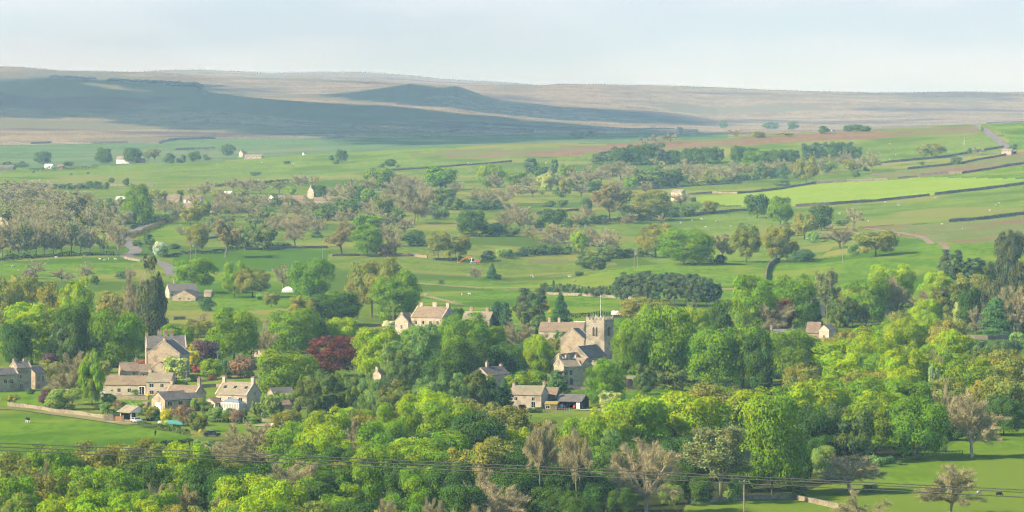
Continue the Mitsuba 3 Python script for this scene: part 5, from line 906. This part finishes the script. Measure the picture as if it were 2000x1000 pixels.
LANDMARKS = [('church tower', 1170, 665), ('long low cottage', 270, 750), ('rooflight farmhouse', 455, 775), ('orange excavator', 920, 510), ('lone stone barn', 1322, 382), ('pine plantation', 1310, 565), ('copper-red tree', 652, 690), ('tall ivy-clad tree', 296, 580), ('grazing cow', 54, 818), ('pale terrace', 830, 635), ('big tan bare oak', 1898, 835), ('twin-legged pole', 1242, 505), ('white marquee', 562, 566), ('lane slate house', 360, 568), ('left-edge gabled row', 45, 735), ('long far village barn', 566, 392), ('little hill-road barn', 1966, 298), ('distant moor farm', 1340, 255), ('lime field', 1680, 375), ('white far-left farm', 238, 313), ('dark open shed', 1118, 788), ('right-wood gable house', 1606, 650), ('dark wall gap', 1930, 662), ('hidden cream house', 1600, 595), ('bottom right power pole', 1453, 970), ('car park', 545, 832), ('big conical tree', 268, 400), ('far middle-left farm', 490, 303), ('dark slate barn', 555, 775), ('curved hump wall', 1507, 530), ('round green field tree', 1336, 480), ('broad chimney house', 320, 690), ('two-headed bare tree', 1262, 925), ('tall lower-right tree', 1508, 870), ('low dome bare tree', 1660, 922)]
SPECIAL = {('i', 294): 'tall dark ivy-clad tree standing above the left wood beside the lane', ('r', 652): 'big copper-red tree in the middle of the village', ('S', 268): 'tall conical rich green tree beside the far lane, upper left', ('t', 1898): 'big leafless tan oak standing alone in the right field', ('s', 1508): 'tall billowy rich green tree at the lower right wood edge', ('s', 1336): 'broad round rich green tree alone in the mid valley field', ('s', 1184): 'round bright green tree right of the shaded priory house', ('G', 325): 'golden-yellow conical garden bush below the white-doored cottage', ('G', 373): 'golden-yellow round garden tree right of the broad chimney house', ('s', 861): 'round rich green tree standing out above the far central wood', ('t', 1660): 'low dome-shaped leafless tree in the bottom right field', ('k', 440): 'round bronze-budded tree on a bare stem in the mid-left field', ('w', 345): 'pale whitish-green tree in front of the broad chimney house'}
ROW, VARIANTS, made = [], {}, {}
SPECIES_N = 3
def model(kind, lod, var):
    key = f'model_{ord(kind)}_{lod}_{var}'
    if key not in made:
        rng = np.random.default_rng(ord(kind) * 100 + var * 7 + {'h': 1, 'm': 2, 'l': 3}[lod]); ps = KIND[kind][3](rng, lod)
        hue = 1 + rng.uniform(-.15, .13) * np.array([1, .15, -.3]); g = {'type': 'shapegroup'}; vv = ps[1][0]; k1 = .5 / np.percentile(np.hypot(vv[:, 0], vv[:, 1]), 96); k2 = 1 / np.percentile(vv[:, 2], 99.8); fit = np.array([k1, k1, k2])
        for nm, (v, f, c) in zip(('trunk', 'twigs' if len(ps) == 3 or kind in 'btT' else 'crown', 'young_leaves'), ps):
            lf = nm in ('crown', 'young_leaves')
            g[nm] = mikit.ply((v * fit, f), 'leaf' if lf else 'bark', color=np.clip(c * (hue * 1.82 if lf else 1.2), 0, .95))
        scene[key] = g; made[key] = 1
    return key
for ln in TREES.strip().split('\n'):
    if ln.startswith('#'): continue
    for e in ln.split('|'):
        k, u, v, h, w = e.split(); ROW.append((k, float(u), float(v), float(h), float(w)))
names = []
for k, u, v, h, w in ROW:
    if (k, int(u)) in SPECIAL: names.append((SPECIAL[(k, int(u))], None)); continue
    cy = v - h / 2; dist = [math.hypot((u - a) * .8, cy - b) + (1e3 if math.hypot(u - a, cy - b) < 4 else 0) for _, a, b in LANDMARKS]
    j = int(np.argmin(dist)); nm, a, b = LANDMARKS[j]; du, dv = u - a, cy - b
    rel = ('left of' if du < 0 else 'right of') if abs(du) > 1.1 * abs(dv) else ('above' if dv < 0 else 'below')
    names.append((KIND[k][2], f'{rel} the {nm}'))
ORD = ['first', 'second', 'third', 'fourth', 'fifth', 'sixth', 'seventh', 'eighth', 'ninth', 'tenth', 'eleventh', 'twelfth', 'thirteenth', 'fourteenth', 'fifteenth', 'sixteenth', 'seventeenth', 'eighteenth', 'nineteenth', 'twentieth']
byname = {}
for n, q in enumerate(names): byname.setdefault(q, []).append(n)
final = {}
for (desc, rel), ids in byname.items():
    ids = sorted(ids, key=lambda n: ROW[n][1])
    for r, n in enumerate(ids):
        if rel is None: final[n] = desc
        elif len(ids) == 1: final[n] = f'{desc} {rel}'
        else: final[n] = f'{desc} {rel}, {"leftmost" if r == 0 else "rightmost" if r == len(ids) - 1 else (ORD[r] if r < 20 else f"{r + 1}th") + " from left"} of {len(ids)}'
rngt = np.random.default_rng(11)
PLURAL = {}
for n, (k, u, v, h, w) in enumerate(ROW):
    # a foot below the frame or hidden by what stands nearer still lies on the ground at the distance the row implies
    o = ground(u, v); pp = ppm(o); 
    if k in 'lgsdoye' and h >= 80 and (v > 830 or (u > 1540 and v > 700)) and (k, int(u)) not in SPECIAL: w = max(w, h * rngt.uniform(.78, .98))
    H_, W_ = h / pp * rngt.uniform(.95, 1.05), w / pp
    lod = 'h' if h >= 58 else 'm' if h >= 26 else 'l'
    var = n % (6 if k in 'lgosd' and lod == 'h' else 4 if lod == 'h' or k in 'bsdo' else 2)
    nm, cat, words, _ = KIND[k]; key = thing(nm, final[n], cat, None)
    wf = 1.06 if k in 'btTBk' else 1.1
    tw = T().translate(o.tolist()).rotate([0, 0, 1], float(rngt.uniform(0, 360))).scale([W_ * wf, W_ * wf, H_])
    scene[key] = {'type': 'instance', 'to_world': tw, 'shapegroup': {'type': 'ref', 'id': model(k, lod, var)}}
# ---------------------------------------------------------------- hedges
def hedge(label, h, wd, base, *uv, seed=1):
    p = path3(uv, .9); rng = np.random.default_rng(seed + 50); n = side(p); N = int(len(p) * 26)
    k = rng.integers(0, len(p), N); hh = h * (.55 + .8 * meshkit.noise(np.stack([k * .21, k * 0, k * 0], -1), seed))
    a = rng.uniform(0, np.pi, N); c = p[k] + n[k] * (np.cos(a) * wd / 2 * rng.uniform(.75, 1.05, N))[:, None]; c[:, 2] += np.abs(np.sin(a)) ** .5 * hh
    nr = unit(n[k] * np.cos(a)[:, None] + np.array([0, 0, 1]) * np.sin(a)[:, None] + rng.normal(size=(N, 3)) * .5)
    v, f = leaf_tris(rng, c, nr, .55); key = thing('hedge', label, 'hedge'); scene[key] = mikit.ply((v, f), 'leaf', color=tint(rng, base, N, .25))
HG, HD, HB = (.075, .125, .03), (.045, .08, .026), (.15, .135, .045)
hedge('olive-topped hedge along the lower side of the lane, upper left', 2.2, 2.4, HB, (254, 466), (275, 457.5), (300, 447), (320, 437), (345, 428))
hedge('dark hedge on the upper side of the lane under the big conical tree', 1.8, 2, HD, (254, 449), (268, 442.5), (285, 439.5), (312, 431))
hedge('dark hedge right of the lane at far village edge', 2.2, 2.2, HD, (380, 424), (420, 422), (450, 419), (510, 416))
hedge('dark hedge below the bronze-budded tree and twin pole', 1.8, 2, HD, (322, 503.5), (345, 500), (370, 497.5), (420, 494), (470, 487), (500, 486))
hedge('dark hedge along the foot of the bare wood at left', 1.8, 2.5, HD, (-40, 513), (0, 510), (60, 506), (120, 501), (180, 499), (222, 499))
hedge('long dark hedge across mid valley left of the lone barn', 3, 3, HD, (1130, 441), (1180, 437), (1240, 431.5), (1300, 427), (1345, 421))
hedge('dark hedge below the twin olive trees left of excavator', 1.6, 3, HD, (850, 509), (890, 509), (905, 508))
hedge('dark hedge below the dark round tree in mid valley', 2.4, 3, HD, (905, 463), (940, 462), (985, 460.5), (1010, 457))
hedge('dark hedge bounding the dug field in mid valley', 2.4, 3, HD, (990, 503), (1040, 499), (1100, 497.5))
hedge('dark hedge by the round green field tree and pole', 2.6, 3, HD, (1180, 506), (1230, 503.5), (1280, 505))
hedge('clipped hedge above the orange-brown gate', 2.2, 2, HG, (205, 813), (222, 814), (240, 814.5))
hedge('clipped hedge left of the carport', 2.6, 2, HG, (236, 808), (256, 811))
hedge('rough hedge along the foot of the cow field gardens', 1.5, 2, HG, (275, 833), (300, 838), (330, 843), (365, 850))
hedge('dark hedge at the bottom corner of the cow field', 2.0, 2.2, HD, (320, 875), (345, 872.5), (371, 869))
hedge('dark hedge in the field behind the church tower', 2.2, 2, HD, (1110, 622), (1150, 619), (1190, 618))
hedge('hedge bordering the churchyard lawn right of the timber barn', 1.4, 1.5, HG, (1256, 756), (1300, 754.5), (1360, 757))
hedge('rough hedge line on the far left skyline field', 3.0, 5, HD, (60, 334), (110, 333), (190, 330))
hedge('hedge between far pasture and the wood, upper left', 2.2, 4, HD, (420, 366), (480, 362), (560, 356))
hedge('dark hedge under the far central woods', 2.4, 3, HD, (905, 410), (960, 410), (1000, 408))
hedge('hedge in front of the upper far wood', 2.4, 3, HG, (1230, 368), (1300, 366), (1380, 361), (1440, 356))
hedge('garden hedge below the farmhouse', 1.6, 2, HG, (400, 822), (440, 826), (500, 826))
def fence(label, h, uv0, uv1, n):
    a, b = ground(*uv0), ground(*uv1); key = thing('post_fence', label, 'fence'); dv = b - a
    for t_ in np.linspace(0, 1, n):
        q = a + dv * t_; q[2] = H(q[0], q[1]).item(); part(key, 'post', MB().box(q[0] - .07, q[0] + .07, q[1] - .07, q[1] + .07, q[2] - .4, q[2] + h).get(), 'pole_wood')
    for z in (h * .45, h * .85):
        pts = [a + dv * t_ for t_ in np.linspace(0, 1, n)]; part(key, 'rail', MB().tube([[q[0], q[1], H(q[0], q[1]).item() + z] for q in pts], .05, 4).get(), 'pole_wood')
fence('wooden post fence in front of the timber barn by the church', 1.3, (1225, 766), (1285, 763), 14)
fence('post fence between the right wood and the bare oak', 1.2, (1820, 889), (1880, 890), 10)
fence('garden fence below the pale wall house', 1.3, (1062, 808), (1112, 806), 11)
# ---------------------------------------------------------------- crags of the flat-topped hill
rngc = np.random.default_rng(3); m = MB()
for n in range(420):
    u = rngc.uniform(215, 396) if n % 4 else rngc.uniform(100, 185); vtop = np.interp(u, [60, 100, 250, 385, 397], [155, 148.5, 157.5, 162.5, 168])
    o = ground(u, vtop + rngc.uniform(.3, 2.4 + 5.5 * (u > 330))); s = rngc.uniform(1.2, 4.2)
    m.ball(o + [0, 0, s * .2], [s * 1.6, s * .8, s * rngc.uniform(.5, 1.1)], 1, .9, n)
key = thing('crag', 'broken rock edge along the flat-topped hill at upper left', 'rocks'); scene[key] = mikit.ply(m.get(), 'crag_rock'); labels[key]['kind'] = 'stuff'
# ---------------------------------------------------------------- unseen clouds overhead (out of the frame), shaped to lay shade on the moor
def unseen_cloud_over(px, alt=750.0, seed=0):
    g = np.array([ground(*q) for q in px]); s = SUN / SUN[2]
    q = g + s * (ZC + alt - g[:, 2])[:, None]; poly = Polygon(q[:, :2]).buffer(0).buffer(45)
    rng = np.random.default_rng(seed); m = MB(); x0, y0, x1, y1 = poly.bounds; st = 62.0
    for x in np.arange(x0, x1, st):
        for y in np.arange(y0, y1, st):
            a, b = x + rng.uniform(-20, 20), y + rng.uniform(-20, 20)
            if shapely.contains_xy(poly, a, b):
                d = poly.exterior.distance(shapely.Point(a, b))
                if rng.random() > min(.2 + d / 150, .76): continue
                r = rng.uniform(30, 50) * min(1, .55 + d / 160) + min(d, 160) * .14
                m.ball([a, b, ZC + alt + r * .25], [r, r, r * .45], 2, .35, int(a) % 97)
    key = numbered('unseen_cloud'); scene[key] = mikit.ply(m.get(), 'cloud_vapour', smooth=True); labels[key] = {'kind': 'stuff'}
unseen_cloud_over([(-350, 166), (0, 159), (100, 151), (250, 159), (388, 165), (450, 187), (600, 200), (760, 210), (1000, 234), (1200, 249.5), (1420, 259), (1300, 268), (1000, 276), (760, 284), (640, 268), (500, 262), (330, 246), (150, 232), (-350, 226)], seed=1)
unseen_cloud_over([(640, 186), (700, 178), (760, 169), (800, 163), (850, 170), (887, 168), (940, 187), (975, 198), (1100, 210), (1250, 218), (1400, 238), (1330, 243), (1180, 236), (1000, 224), (760, 205)], seed=2)
# ---------------------------------------------------------------- haze
scene['haze'] = {'type': 'cube', 'to_world': T().translate([0, 8600, 0]).scale([8200, 9100, 1]).translate([0, 0, 0]), 'bsdf': {'type': 'null'}, 'interior': {'type': 'ref', 'id': 'haze_air'}}
zlo, zhi = float(V[:, 2].min()) - 1, float(V[:, 2].max()) + 12
scene['haze']['to_world'] = T().translate([0, 8600, (zlo + zhi) / 2]).scale([8200, 9100, (zhi - zlo) / 2])
labels['haze'] = {'kind': 'stuff'}
